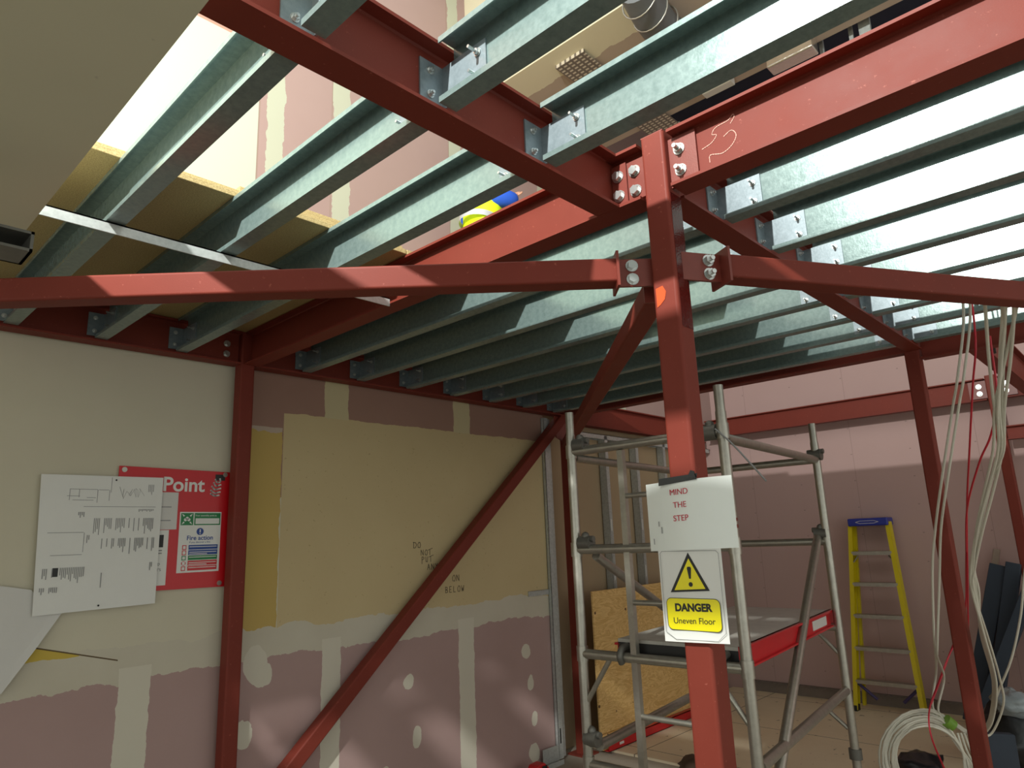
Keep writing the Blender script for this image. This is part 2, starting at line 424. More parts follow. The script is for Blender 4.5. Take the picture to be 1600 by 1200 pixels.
colR = column(4.765, 1.03, 2.937, 'dark red steel column on the right crossed by hanging white cables')
colB = column(4.78, 3.83, 2.937, 'dark red steel column in the far left corner at the end of the left wall')
colE = column(7.45, 1.03, 2.99, 'red steel column against the pink back wall at the right edge of the photo')

wet = NT('wet_red_paint'); wet.xyz(True); wet.bump(wet.noise(170, 2, .5, wet.vec), .25, .002); wet.set((.10, .012, .010), .06, 0, .6)
obj('wet_paint', MB().box((CX-.030, CY-.0424, 2.30), (CX+.034, CY-.0412, 2.735)), wet.m, colC)
# fin plates of the centre column
obj('fin_plate', MB().box((CX-.012, CY+.041, 2.765), (CX-.004, CY+.135, 2.905)), 'red_dark', colC)
obj('fin_plate', MB().box((CX-.013, CY-.135, 2.752), (CX-.004, CY-.041, 2.918)), 'red_dark', colC)
for z in (2.795, 2.865): bolt(colC, (CX-.012, CY+.088, z), -X, .0145)
for z in (2.800, 2.872): bolt(colC, (CX-.013, CY-.078, z), -X, .0135, .034)

bLC = beam('steel_beam', (CX, CY+.055, ZB), (CX, 3.755, ZB), 'red steel beam from the centre column to the left wall, web glowing orange in the light')
bU = beam('steel_beam', (-2.4, 1.192, ZB), (CX-.047, 1.192, ZB), 'dark red steel beam crossing the top left towards the centre column')
obj('web_end', MB().box((CX-.047, 1.1885, ZB+.012), (CX-.005, 1.1955, ZT-.012)), 'red', bU)
obj('end_plate', MB().box((CX-.020, 1.128, ZB+.006), (CX-.012, 1.186, ZT-.03)), 'red_dark', bU)
obj('end_plate', MB().box((CX-.020, 1.198, ZB+.006), (CX-.012, 1.256, ZT-.03)), 'red_dark', bU)
for z in (2.795, 2.865):
    bolt(bU, (CX-.020, 1.160, z), -X, .0145); bolt(bU, (CX-.020, 1.226, z), -X, .0145)
bP = beam('steel_beam', (CX, CY-.055, ZB), (CX, -3.0, ZB), 'wide red steel beam rising to the top right corner from the centre column, chalk scribble on web')
def stroke(pts, w, nrm, th=.0006):
    """thin ribbon along a polyline, lying in the plane with normal nrm"""
    b = MB(); nrm = Vector(nrm)
    for a, c in zip(pts[:-1], pts[1:]):
        a, c = Vector(a), Vector(c); d = (c-a).normalized(); s = d.cross(nrm).normalized()*w/2
        b.prism([a-s-d*w*.3, c-s+d*w*.3, c+s+d*w*.3, a+s-d*w*.3], nrm*th)
    return b
def arc(pts, k=5):
    """smooth a polyline (Catmull-Rom)"""
    P = [Vector(p) for p in pts]; P = [P[0]*2-P[1]]+P+[P[-1]*2-P[-2]]; out = []
    for i in range(1, len(P)-2):
        for j in range(k):
            t = j/k; a, b, c, d = P[i-1:i+3]
            out.append(.5*((2*b)+(c-a)*t+(2*a-5*b+4*c-d)*t*t+(3*b-a-3*c+d)*t**3))
    return out+[P[-2]]
cx = CX-.0042
sc = stroke(arc([(cx,.862,2.842),(cx,.83,2.85),(cx,.812,2.868),(cx,.826,2.876),(cx,.812,2.893),(cx,.772,2.898),(cx,.755,2.91),(cx,.752,2.90),(cx,.765,2.885)]), .0022, -X)
sc2 = stroke(arc([(cx,.842,2.79),(cx,.838,2.812),(cx,.80,2.802),(cx,.768,2.815),(cx,.752,2.84),(cx,.765,2.862),(cx,.79,2.853)]), .0022, -X)
o_ = len(sc.v); sc.v += sc2.v; sc.f += [tuple(i+o_ for i in f) for f in sc2.f]; sc.sm += sc2.sm
tag(obj('chalk_mark', sc, 'chalk', bP), 'pale chalk scribble on the web')
bCR = beam('steel_beam', (CX+.055, CY, ZB), (4.715, CY, ZB), 'dark red steel beam running from centre column back to right column under the joists')
bBR = beam('steel_beam', (4.765, CY+.03, ZB), (4.765, 3.79, ZB), 'dark steel beam along the far ends of the joists, behind the scaffold tower')
bRR = beam('steel_beam', (4.765, CY-.03, 2.69), (4.765, -3.0, 2.69), 'dark steel beam continuing right from the right column behind the cables', d=.245)
bRE = beam('steel_beam', (4.815, .700, 2.69), (7.45, .700, 2.69), 'dark steel beam at the right edge of photo running back to the pink wall', d=.245)
obj('cleat', MB().box((5.02, .64, 2.70), (5.03, .69, 2.86)).box((4.84, .60, 2.79), (5.03, .66, 2.80)), 'rust', bRE)
for q in ((4.93, .652, 2.83), (5.0, .652, 2.75)): bolt(bRE, q, (-.3, -1, 0), .012)
bWA = beam('steel_beam', (-3.0, 3.80, ZB), (1.755, 3.80, ZB), 'dark red steel beam on top of the cream wall above fire board and drawing')
bWB = beam('steel_beam', (1.845, 3.80, ZB), (4.735, 3.80, ZB), 'dark red steel beam on top of the beige and pink boarded wall')
for x in (1.685,):
    for z in (2.80, 2.86): bolt(bWA, (x, 3.796, z), -Y, .0135)
bBK = beam('steel_beam', (7.45, 1.08, 2.77), (7.45, 3.86, 2.77), 'red steel beam across the pink back wall behind scaffold tower', d=.2)
bBK2 = beam('steel_beam', (7.45, .98, 2.77), (7.45, -3, 2.77), 'red steel beam on pink back wall right of the far right column', d=.2)
for y in (1.128, 1.128): pass
obj('splice_plate', MB().box((7.430, 1.075, 2.79), (7.438, 1.21, 2.95)), 'red_dark', bBK)
for z in (2.835, 2.90): bolt(bBK, (7.430, 1.13, z), -X, .016)
obj('splice_plate', MB().box((7.430, .85, 2.79), (7.438, .985, 2.95)), 'red_dark', bBK2)
for z in (2.835, 2.90): bolt(bBK2, (7.430, .93, z), -X, .016)
bLow = beam('steel_beam', (7.45, .985, 2.40), (7.45, -3, 2.40), 'lower red steel rail on back wall at the right edge of the photo', d=.12)
bST = beam('steel_beam', (4.83, 3.90, 2.716), (7.40, 3.90, 2.716), 'red steel beam over the open metal studs behind scaffold tower', d=.215)

# square tube ties and braces
def tie(p0, p1, label, cap_at, side=None, fin_to=None, extra=None):
    t = obj('bracing_tube', rhs(MB(), p0, p1, .076, .008), 'red'); tag(t, label, 'steel tube')
    return t
ZT2 = 2.50
def offs(a, b):
    d = (Vector(b)-Vector(a)).normalized(); return d
def tie_with_end(start, far, label, finlen=.11, shaft_w=.076):
    """tube from near the column to far, with end plate, fin plate and two bolts at the column end"""
    s, f = Vector(start), Vector(far); d = (f-s).normalized(); side = d.cross(Z).normalized()
    p0 = s+d*finlen
    t = obj('bracing_tube', rhs(MB(), p0, f, shaft_w, .008), 'red'); tag(t, label, 'steel tube')
    mat = Matrix(((d.x, side.x, 0, p0.x), (d.y, side.y, 0, p0.y), (0, 0, 1, p0.z), (0,0,0,1)))
    obj('end_plate', MB().box((-.008, -.052, -.056), (0, .052, .056), mat), 'red_dark', t)
    obj('fin_plate', MB().box((-finlen-.028, -.005, -.045), (-.008, .005, .045), mat), 'red_dark', t)
    return t, mat, side
# left tie
dl = Vector((1.29, -1.34, 0)).normalized(); nl = Vector((dl.y, -dl.x, 0))     # towards the viewer
pl = Vector((1.69, 1.13, 0)) - nl*.038
sL = Vector((CX, CY, ZT2)) - dl*.058
sL = Vector((pl.x, pl.y, ZT2)) + dl*((sL-Vector((pl.x, pl.y, ZT2))).dot(dl))
tL, mL, sdL = tie_with_end(sL, Vector((pl.x, pl.y, ZT2))-dl*3.55, 'long red square tube running left from the centre column with striped light patches')
for z in (.022, -.022): bolt(tL, mL @ Vector((-.055, (.005 if (nl.dot(sdL) > 0) else -.005), z)), nl, .0135)
# right tie
dr = Vector((1.05, -.607, 0)).normalized(); nr = Vector((dr.y, -dr.x, 0))
pr_ = Vector((1.918, .877, 0)) - nr*.038
q0 = Vector((pr_.x, pr_.y, ZT2)); sR = q0+dr*((Vector((CX, CY, ZT2))+dr*.050-q0).dot(dr))
tR, mR, sdR = tie_with_end(sR, q0+dr*2.6, 'red square tube running right from the centre column, in front of the joists', .115)
for z in (.022, -.022): bolt(tR, mR @ Vector((-.05, (.005 if nr.dot(sdR) > 0 else -.005), z)), nr, .0135, .03)
# back tie to the far left corner
tBk, mBk, _ = tie_with_end((CX+.04, CY+.04, ZT2), (4.70, 3.76, ZT2), 'dark red square tube slanting back from centre column to the far left corner column', .10)
# vertical brace in the left wall bay
vb0, vb1 = Vector((4.70, 3.80, 2.735)), Vector((1.90, 3.80, .30))
vb = obj('diagonal_brace', rhs(MB(), vb0, vb1, .083, .009, side=Y), 'red'); tag(vb, 'dark red diagonal brace across left wall, low at the near column, high at the far', 'steel brace')
obj('gusset_plate', MB().prism([(4.735, 3.79, 2.735), (4.58, 3.79, 2.735), (4.60, 3.79, 2.55), (4.735, 3.79, 2.50)], (0, .01, 0)), 'red_dark', vb)

# ------------------------------------------------------------------ galvanised joists
JB, JT, JW = 2.755, 2.940, .057
def cprof(d=JT-JB, w_=JW, t=.004, lip=.016):
    # x from 0 (open lips, towards -X) to w (web)
    return [(0,0),(w_,0),(w_,d),(0,d),(0,d-lip),(t,d-lip),(t,d-t),(w_-t,d-t),(w_-t,t),(t,t),(t,lip),(0,lip)]
def joist(x, y0, y1, e0, e1):
    """C joist with its lips at x; e0/e1: web faces of the beams at each end (None = no cleat shown)"""
    o = obj('floor_joist', MB().extrude(cprof(), (x, y0, JB), (x, y1, JB), X, Z), 'zinc')
    o.data.polygons.foreach_set('use_smooth', [False]*len(o.data.polygons))
    wx = x+JW-.004
    for e, sg in ((e0, 1), (e1, -1)):
        if e is None: continue
        b = MB(); za, zb_ = JB+.022, JB+.142
        ya, yb = sorted((e, e+sg*.165)); b.box((wx-.005, ya, za), (wx, yb, zb_))
        ya, yb = sorted((e, e+sg*.005)); b.box((wx-.078, ya, za), (wx-.005, yb, zb_))
        c = obj('cleat', b, 'zinc_plate', o)
        for z in (JB+.048, JB+.115):
            bolt(c, (wx-.005, e+sg*.138, z), -X, .0075, .034)
            bolt(c, (wx-.046, e+sg*.005, z), (0, sg, 0), .0075, .016)
    return o
ORD = ['first', 'second', 'third', 'fourth', 'fifth', 'sixth', 'seventh']
def row(xs, y0, y1, e0, e1, labels, group):
    p = None
    for x, l in zip(xs, labels):
        if p is None: p = o = joist(x, y0, y1, e0, e1); x_0 = x
        else: o = copy_tree(p, (x-x_0, 0, 0))
        tag(o, l, 'joist', group)
row((.625, 1.0, 1.39), 1.243, 3.748, 1.196, 3.796, [
    'galvanised joist nearest the grey ceiling edge, leading to the wall over the drawing',
    'galvanised joist of the left bay, middle one of three above the thin strip',
    'galvanised joist of the left bay nearest the orange lit beam'], 'joists of the left bay')
row((.625, 1.0, 1.39), -3.0, 1.142, None, 1.188, [
    'galvanised joist at top left corner of the steel, hung on near dark beam',
    'galvanised joist at the top centre, second hung on the near dark beam',
    'galvanised joist with a white glare, ending just left of the centre column'], 'joists of the near bay')
XS = (2.14, 2.535, 2.94, 3.345, 3.75, 4.135, 4.52)
row(XS, 1.062, 3.748, 1.016, 3.796,
    ['galvanised joist of the back bay, %s counted from orange lit beam to the far corner' % ORD[i] for i in range(7)], 'joists of the back bay')
row(XS, -3.0, .962, None, 1.008,
    ['bright galvanised joist of the right bay, %s counted back from the wide red beam' % ORD[i] for i in range(7)], 'joists of the right bay')
# thin metal strip under the left joists
tag(obj('furring_strip', MB().box((.44, 2.345, 2.716), (1.75, 2.35, 2.753)).box((.44, 2.345, 2.748), (1.75, 2.385, 2.753)), 'stud'), 'thin shiny metal strip fixed under the left joists', 'metal strip')

# chipboard decking
def sheet(lo, hi, label):
    return tag(obj('chipboard_sheet', MB().box(lo, hi), 'chip', bevel=.002), label, 'chipboard', 'chipboard sheets of the upper deck')
sheet((-1.5, 2.26, 2.9405), (1.775, 3.875, 2.962), 'chipboard deck sheet over the left joists, lowest of its layers')
sheet((-1.5, 2.285, 2.9625), (1.775, 3.875, 2.984), 'chipboard deck sheet lying on the lowest left sheet, pale edge showing')
sheet((1.07, 2.30, 2.9845), (1.775, 3.6, 3.006), 'loose chipboard sheet third up in the stack near the orange lit beam')
sheet((1.05, 2.33, 3.0065), (1.775, 3.6, 3.028), 'loose chipboard sheet topmost in the stack near the orange lit beam')
sheet((1.78, 2.26, 2.9405), (3.10, 3.875, 2.962), 'chipboard deck sheet over the back bay beside the orange lit beam')
sheet((3.105, 2.45, 2.9405), (5.23, 3.875, 2.985), 'chipboard deck sheet over the far left corner of the back bay')  # far overhang is unseen, shaped to shade the back wall
sheet((3.105, 1.55, 2.9405), (5.13, 2.445, 2.985), 'chipboard deck sheet over the back bay, nearer the right column')  # unseen overhang kept shorter, so the wall shadow steps down
sheet((4.74, .5, 2.9405), (5.13, 1.545, 2.985), 'unseen chipboard offcut added over the right column head to shade the back wall')  # added sheet, hidden from the camera, carries the wall shadow further right


# ------------------------------------------------------------------ aluminium scaffold tower
LF, RF, RB, BL = Vector((2.87, 2.27, 0)), Vector((2.89, 1.42, 0)), Vector((4.49, 1.60, 0)), Vector((4.47, 2.45, 0))
U_, V_ = RB-RF, LF-RF
tw = tag(empty('scaffold_tower', (RF+BL)/2), 'aluminium scaffold tower with ladder frame behind the column signs', 'scaffold')
def up(p, z): return Vector((p.x, p.y, z))
R0 = .0245
for p, zt in ((LF, 2.35), (RF, 2.35), (RB, 2.35), (BL, 2.35)):
    s = obj('standard', MB().tube([up(p, .30), up(p, zt-.12)], R0, 14).tube([up(p, zt-.125), up(p, zt)], R0*.9, 14), 'alu', tw)
    obj('adjustable_leg', MB().tube([up(p, .02), up(p, .44)], R0*.8, 12).tube([up(p, .40), up(p, .455)], R0*1.5, 10).box((p.x-.06, p.y-.06, .0), (p.x+.06, p.y+.06, .02)), 'rust', tw)
    for z in (.64, 1.14, 1.64, 2.14): pass
for z in (.64, 1.14, 1.64, 2.14):
    d = V_.normalized()
    obj('rail', MB().tube([RF+Z*z, LF+Z*z], R0*.95, 12), 'alu', tw)
    if z > .7: obj('rail', MB().tube([RB+Z*(z-.02), BL+Z*(z-.02)], R0*.95, 12), 'alu', tw)
    for p, s in ((LF, -1), (RF, 1)): obj('weld_cup', MB().tube([up(p, z-.035), up(p, z+.035)], R0*1.18, 12), 'alu', tw)
# built-in ladder of the near frame
l0, l1 = RF+V_*.64, RF+V_*.24
for l in (l0, l1):
    d = V_.normalized(); obj('ladder_stile', MB().box((l.x-.014, l.y-.016, .30), (l.x+.014, l.y+.016, 2.115)), 'alu', tw)
for z in (.39, .89, 1.39, 1.89): obj('rung', MB().tube([l0+Z*z, l1+Z*z], .013, 10), 'alu', tw)
def coupler(p, axis):
    b = MB(); a = Vector(axis).normalized()
    b.tube([p-a*.035, p+a*.035], .036, 10).tube([p-a*.05+Z*.02, p+a*.05+Z*.02], .016, 8).ball(p+Z*.035, .022, 10, 6)
    return obj('coupler', b, 'rust', tw)
def brace(a, c, nm='diagonal_brace', r=R0*.92):
    a, c = Vector(a), Vector(c); d = (c-a).normalized()
    obj(nm, MB().tube([a+d*.03, c-d*.03], r, 12), 'alu', tw)
v = V_.normalized()
brace(RF+Z*2.11, RB+Z*2.12, 'ledger'); brace(LF+Z*2.11, BL+Z*2.11, 'ledger')
brace(RF+Z*.76, RB+Z*.77, 'ledger', R0); brace(LF+Z*.72-v*.05, BL+Z*.74-v*.05, 'ledger', R0)
brace(LF+Z*1.62-v*.10, BL+Z*.92-v*.10); brace(RB+Z*1.66+v*.05, RF+Z*.50-v*.01, 'diagonal_brace', R0)
for p in (LF+Z*2.17-v*.06, LF+Z*1.67-v*.06, LF+Z*.755-v*.03): coupler(p, v)
coupler(RF+Z*2.14+v*.06, v); coupler(RB+Z*1.67+v*.03, v); coupler(RB+Z*2.15, v)
for p, s in ((LF, -1), (RF, 1)): brace(up(p, .90), up(p, 1.15)+v*s*.18, 'knee_brace', .012)
for p, s in ((RB, 1), (BL, -1)): brace(up(p, .54), up(p, .66)+v*s*.14, 'knee_brace', .012); brace(up(p, .95), up(p, 1.10)+v*s*.14, 'knee_brace', .012)
obj('colour_band', MB().tube([up(RF, 1.745), up(RF, 1.758)], R0*1.04, 14, False).tube([up(RF, 1.715), up(RF, 1.73)], R0*1.04, 14, False), 'red_dark', tw)
obj('cable_tie', MB().tube(arc([RF+Vector((-.03, .02, 2.15)), RF+Vector((-.035, -.05, 2.08)), RF+Vector((-.04, -.13, 1.98)), RF+Vector((-.04, -.19, 1.90))]), .004, 6), 'pencil', tw)
# platform
def tp(u, vv, z): return RF+U_*u+V_*vv+Z*z
pf = tag(empty('scaffold_platform', tp(.5, .4, 1.16)), 'scaffold platform with red sides, resting on the tower rails', 'platform')
def tslab(mb, u0, u1, v0, v1, z0, z1):
    q = [tp(u0,v0,z0), tp(u1,v0,z0), tp(u1,v1,z0), tp(u0,v1,z0), tp(u0,v0,z1), tp(u1,v0,z1), tp(u1,v1,z1), tp(u0,v1,z1)]
    return mb.add(q, [(0,3,2,1),(4,5,6,7),(0,1,5,4),(1,2,6,5),(2,3,7,6),(3,0,4,7)])
obj('deck_board', tslab(MB(), .03, 1.02, .06, .78, 1.20, 1.215), 'plank', pf)
for a, c, zt_, lp in ((.045, .06, 1.217, -.02), (.77, .785, 1.195, .02)):
    a0, c0 = min(a, a+lp), max(c, c+lp)
    obj('side_beam', tslab(tslab(tslab(MB(), .03, 1.03, a, c, 1.125, zt_), .03, 1.03, a0, c0, zt_-.01, zt_), .03, 1.03, a0, c0, 1.125, 1.133), 'redpaint', pf)
obj('rating_plate', tslab(MB(), .74, .93, .043, .045, 1.145, 1.195), 'grey_card', pf)
for u in (.03, 1.0): obj('end_bar', tslab(MB(), u, u+.025, .06, .78, 1.15, 1.20), 'black' if u < .5 else 'alu', pf)
for vv in (.12, .72): obj('hook', MB().tube(arc([tp(.05, vv, 1.185), tp(.0, vv, 1.18), tp(-.02, vv, 1.15), tp(-.01, vv, 1.115)]), .016, 8), 'rust', pf)

# ------------------------------------------------------------------ warning signs on the centre column
def bent(y0, y1, zt0, zt1, zb0, zb1, x0, bend, th=.0012, n=14):
    """thin sheet facing -X; y0 left edge, y1 right edge; curls back at the sides"""
    b = MB(); q = []
    for i in range(n+1):
        f = i/n; y = y0+(y1-y0)*f; x = x0+bend*(2*f-1)**2
        q += [(x, y, zb0+(zb1-zb0)*f), (x, y, zt0+(zt1-zt0)*f), (x+th, y, zb0+(zb1-zb0)*f), (x+th, y, zt0+(zt1-zt0)*f)]
    fs = []
    for i in range(n):
        a, c = 4*i, 4*i+4; fs += [(a, a+1, c+1, c), (a+2, c+2, c+3, a+3), (a+1, a+3, c+3, c+1), (a, c, c+2, a+2)]
    b.add(q, fs); b.add([q[0], q[1], q[3], q[2]], [(0,1,2,3)]); b.add([q[-4], q[-3], q[-1], q[-2]], [(0,1,2,3)])
    return b
XR, YR = -Y, Z
ms = tag(empty('step_sign', (1.764, 1.0, 1.654)), 'white laminated sheet reading MIND THE STEP taped to centre column', 'sign')
obj('sheet', bent(1.138, .866, 1.845, 1.850, 1.653, 1.658, 1.7635, .022), 'laminate', ms)
for s, z in (('MIND', 1.808), ('THE', 1.772), ('STEP', 1.735)):
    text_mesh(ms, 'lettering', s, .0232, (1.7628, 1.018, z), XR+Z*.03, Z, 'redink')
for y, z, l in ((1.092, 1.722, .014), (1.084, 1.702, .018), (1.112, 1.672, .016)):
    obj('scuff_mark', MB().box((1.768, y, z), (1.769, y+.0025, z+l)), 'pencil', ms)
tape = tag(obj('black_tape', MB().prism([(1.7625, 1.080, 1.836), (1.7625, .958, 1.846), (1.7625, .954, 1.862), (1.7625, 1.078, 1.856)], (-.001, 0, 0)).prism([(1.762, .985, 1.852), (1.762, .958, 1.850), (1.762, .962, 1.868), (1.762, .972, 1.872)], (-.004, 0, 0)), 'blacktape'), 'black tape strip holding the top sign to the centre column', 'tape')
ds = tag(empty('danger_sign', (1.769, 1.008, 1.41)), 'white card reading DANGER Uneven Floor with yellow triangle, on centre column', 'sign')
obj('card', bent(1.106, .912, 1.655, 1.658, 1.409, 1.414, 1.7685, .004), 'white', ds)
def flat(pts, th=.0006, x=1.7682): return MB().prism([(x, a, b) for a, b in pts], (-th, 0, 0))
def ring(pts, w, x=1.7682, th=.0005):
    P = [Vector((x, a, b)) for a, b in pts]; return stroke(P+[P[0]], w, -X, th)
obj('triangle_border', flat([(1.009, 1.648), (1.073, 1.541), (.953, 1.547)], .0006), 'black', ds)
obj('triangle_fill', flat([(1.0085, 1.632), (1.060, 1.547), (.965, 1.552)], .0012), 'yellow', ds)
obj('exclamation_mark', flat([(1.0155, 1.606), (1.013, 1.610), (1.005, 1.610), (1.0025, 1.606), (1.0055, 1.578), (1.011, 1.578)], .0018).add(MB().cyl((1.7664, 1.0078, 1.563), (1.7682, 1.0078, 1.563), .0062, 14).v, MB().cyl((1.7664, 1.0078, 1.563), (1.7682, 1.0078, 1.563), .0062, 14).f), 'black', ds)
def rrect(y0, y1, z0, z1, r, k=5):
    o = []
    for cy, cz, a0 in ((y0-r, z1-r, 90), (y0-r, z0+r, 180), (y1+r, z0+r, 270), (y1+r, z1-r, 0)):
        for i in range(k+1):
            a = math.radians(a0+90*i/k); o.append((cy-r*math.cos(a), cz+r*math.sin(a)))
    return o
obj('yellow_panel', flat(rrect(1.088, .928, 1.443, 1.525, .014), .0006), 'yellow', ds)
obj('panel_outline', ring(rrect(1.089, .927, 1.442, 1.526, .015), .0014), 'black', ds)
text_mesh(ds, 'lettering', 'DANGER', .0275, (1.7672, 1.008, 1.493), XR+Z*.02, Z, 'black', off=.0012)
text_mesh(ds, 'lettering', 'Uneven Floor', .0228, (1.7672, 1.008, 1.460), XR+Z*.02, Z, 'black')
obj('border_line', ring([(1.092, 1.652), (.925, 1.652), (.918, 1.645), (.918, 1.440), (.942, 1.419), (1.068, 1.417), (1.098, 1.436), (1.098, 1.646)], .0011), 'pencil', ds)

# ------------------------------------------------------------------ fire board, drawing, papers on the left wall
def wq(x0, x1, z0, z1, y=3.856, th=.0006): return MB().box((x0, y-th, z0), (x1, y, z1))
fb = tag(empty('fire_point_board', (1.48, 3.868, 1.515)), 'red fire point board on the cream wall beside dark red column', 'sign')
obj('panel', MB().prism([(1.198, 3.862, 2.143), (1.772, 3.862, 2.133), (1.772, 3.862, 1.512), (1.198, 3.862, 1.518)], (0, .006, 0)), 'signred', fb)
text_mesh(fb, 'lettering', 'Point', .104, (1.412, 3.8612, 2.022), X, Z, 'white', 'LEFT', off=.0022)
fl = MB()
for a in ([(1.668,2.012),(1.69,2.0),(1.715,2.004)], [(1.668,2.03),(1.69,2.016),(1.72,2.022)], [(1.672,2.052),(1.69,2.035),(1.722,2.042)], [(1.682,2.072),(1.695,2.055),(1.722,2.062)], [(1.69,2.09),(1.70,2.075),(1.718,2.078),(1.716,2.095)]):
    s_ = stroke(arc([(p, 3.8612, q) for p, q in a]), .0085, -Y); o_ = len(fl.v); fl.v += s_.v; fl.f += [tuple(i+o_ for i in f) for f in s_.f]; fl.sm += s_.sm
obj('flame_symbol', fl, 'white', fb)
for x, z in ((1.222, 2.124), (1.745, 2.118), (1.742, 1.532)):
    obj('fixing_screw', MB().tube([(x, 3.858, z), (x, 3.862, z)], .013, 14), 'alu', fb)
obj('corner_tape', wq(1.69, 1.745, 2.085, 2.118, 3.8615), 'black', fb)
g = obj('grey_card', wq(1.36, 1.497, 1.821, 2.014, 3.8612, .001), 'grey_card', fb)
for z in (1.935, 1.865): obj('print_line', wq(1.41, 1.465, z, z+.005, 3.860), 'pencil', g)
g = obj('white_card', wq(1.36, 1.460, 1.54, 1.818, 3.8612, .001), 'white', fb)
obj('print_block', wq(1.412, 1.436, 1.731, 1.794, 3.860), 'black', g)
for z in (1.712, 1.698): obj('print_line', wq(1.412, 1.432, z, z+.006, 3.860), 'pencil', g)
text_mesh(g, 'lettering', "D", .018, (1.413, 3.860, 1.640), X, Z, 'black', 'LEFT'); text_mesh(g, 'lettering', "IT'S", .018, (1.406, 3.860, 1.612), X, Z, 'black', 'LEFT')
nt = obj('fire_notice', wq(1.511, 1.734, 1.596, 1.912, 3.8612, .0015), 'white', fb)
yy = 3.8595
obj('green_panel', wq(1.517, 1.582, 1.842, 1.906, yy), 'green', nt)
pic = MB()
for dx, dz in ((-1,-1), (1,-1), (-1,1), (1,1)):
    pic.prism([(1.5495+dx*.028, yy-.0007, 1.874+dz*.028), (1.5495+dx*.012, yy-.0007, 1.874+dz*.019), (1.5495+dx*.019, yy-.0007, 1.874+dz*.012)], (0, -.0003, 0))
for dx, dz in ((0, .004), (-.009, -.003), (.009, -.003)): pic.tube([(1.5495+dx, yy-.0007, 1.874+dz), (1.5495+dx, yy-.0012, 1.874+dz)], .0085, 10)
obj('assembly_symbol', pic, 'white', nt)
obj('green_panel', wq(1.588, 1.729, 1.842, 1.906, yy), 'green', nt); obj('blank_field', wq(1.594, 1.723, 1.848, 1.878, yy-.0008), 'white', nt)
text_mesh(nt, 'lettering', 'Your assembly point is', .0125, (1.592, yy-.001, 1.889), X, Z, 'white', 'LEFT')
obj('blue_disc', MB().tube([(1.622, yy, 1.808), (1.622, yy-.0006, 1.808)], .019, 20), 'blue', nt)
obj('mark', wq(1.619, 1.625, 1.803, 1.820, yy-.0008).add(wq(1.619, 1.625, 1.794, 1.799, yy-.0008).v, wq(0,1,0,1).f), 'white', nt)
text_mesh(nt, 'lettering', 'Fire action', .033, (1.624, yy, 1.764), X, Z, 'blue', off=.0006)
text_mesh(nt, 'lettering', 'If you discover a fire', .0135, (1.624, yy, 1.748), X, Z, 'blue')
for i, (z0, z1, c) in enumerate(((1.714, 1.738, 'blue'), (1.686, 1.711, 'blue'), (1.660, 1.683, 'green'), (1.632, 1.657, 'signred'), (1.606, 1.629, 'signred'))):
    bar = obj('instruction_bar', wq(1.566, 1.722, z0, z1, yy), c, nt)
    obj('pictogram', MB().add(ring([(0,0)]*3, .001).v[:0], []).prism([(1.533, yy, z0), (1.555, yy, z0), (1.555, yy, z1), (1.533, yy, z1)], (0, -.0005, 0)) if i != 3 else MB().tube([(1.544, yy, (z0+z1)/2), (1.544, yy-.0005, (z0+z1)/2)], .012, 16), 'signred' if i != 2 else 'green', nt)
    obj('pictogram', wq(1.537, 1.551, z0+.004, z1-.004, yy-.0008), 'white', nt)
    for k in range(1 + (i in (1, 3))):
        obj('small_print', wq(1.571, 1.716-.05*k, z0+.013-.009*k, z0+.0165-.009*k, yy-.0008), 'white', nt)

# big drawing sheet
random.seed(3)
dw = tag(empty('drawing_sheet', (1.14, 3.85, 1.458)), 'large white drawing sheet pinned to cream wall overlapping the red board', 'paper')
obj('sheet', MB().prism([(.862, 3.852, 2.086), (1.410, 3.850, 2.088), (1.411, 3.846, 1.455), (.884, 3.840, 1.445)], (0, .001, 0)), 'white', dw)
dy = 3.8385
def on(z): return 3.8515-(2.086-z)/.64*.0118
def dl_(b, x0, x1, z0, z1): b.box((x0, on(z1)-.002, z0), (x1, on(z1)-.001, z1)); return b
b = MB()
for x0, x1, z in ((.985,1.105,2.018),(1.0,1.09,1.966),(.975,1.03,1.985),(1.11,1.155,2.017),(1.06,1.10,1.978),(1.05,1.38,1.935),(.91,1.06,1.812),(.93,1.06,1.708)): dl_(b, x0, x1, z, z+.0022)
for x, z0, z1 in ((.985,1.966,2.018),(1.025,1.98,2.018),(1.105,1.955,2.018),(1.158,1.965,2.018),(1.062,1.708,1.812),(1.165,1.936,2.08)): dl_(b, x, x+.0022, z0, z1)
obj('plan_lines', b, 'pencil', dw)
b = MB()
def notes(x0, x1, z0, z1, step=.0075):
    x = x0; q = MB()
    while x < x1:
        dl_(q, x, x+.0035, z0+random.uniform(0, (z1-z0)*.6), z1); x += step if random.random() < .8 else step*3
    obj('note_block', q, 'pencil', dw)
notes(1.10, 1.385, 1.795, 1.88); notes(1.14, 1.385, 1.70, 1.782); notes(.905, .945, 1.60, 1.65); notes(.975, 1.075, 1.578, 1.652); notes(.90, .97, 1.535, 1.565)
notes(1.34, 1.365, 1.98, 2.05); notes(1.30, 1.37, 1.91, 1.925); notes(1.37, 1.385, 1.615, 1.66); notes(1.03, 1.06, 1.88, 1.91); notes(1.075, 1.09, 1.75, 1.80); notes(1.15, 1.165, 1.55, 1.62)
b = stroke([(1.20+.005*k+random.uniform(-.012,.012), on(2.0)-.001, 2.005+.02*math.sin(k*1.9)+random.uniform(-.012,.012)) for k in range(24)], .0016, -Y, .0004)
obj('small_sketch', b, 'fainter', dw)
obj('black_block', dl_(MB(), .945, .968, 1.612, 1.652), 'black', dw)
for x, z in ((1.185, 2.068), (1.150, 1.468)): obj('pin', MB().ball((x, on(z)-.003, z), .0045, 8, 6), 'black', dw)
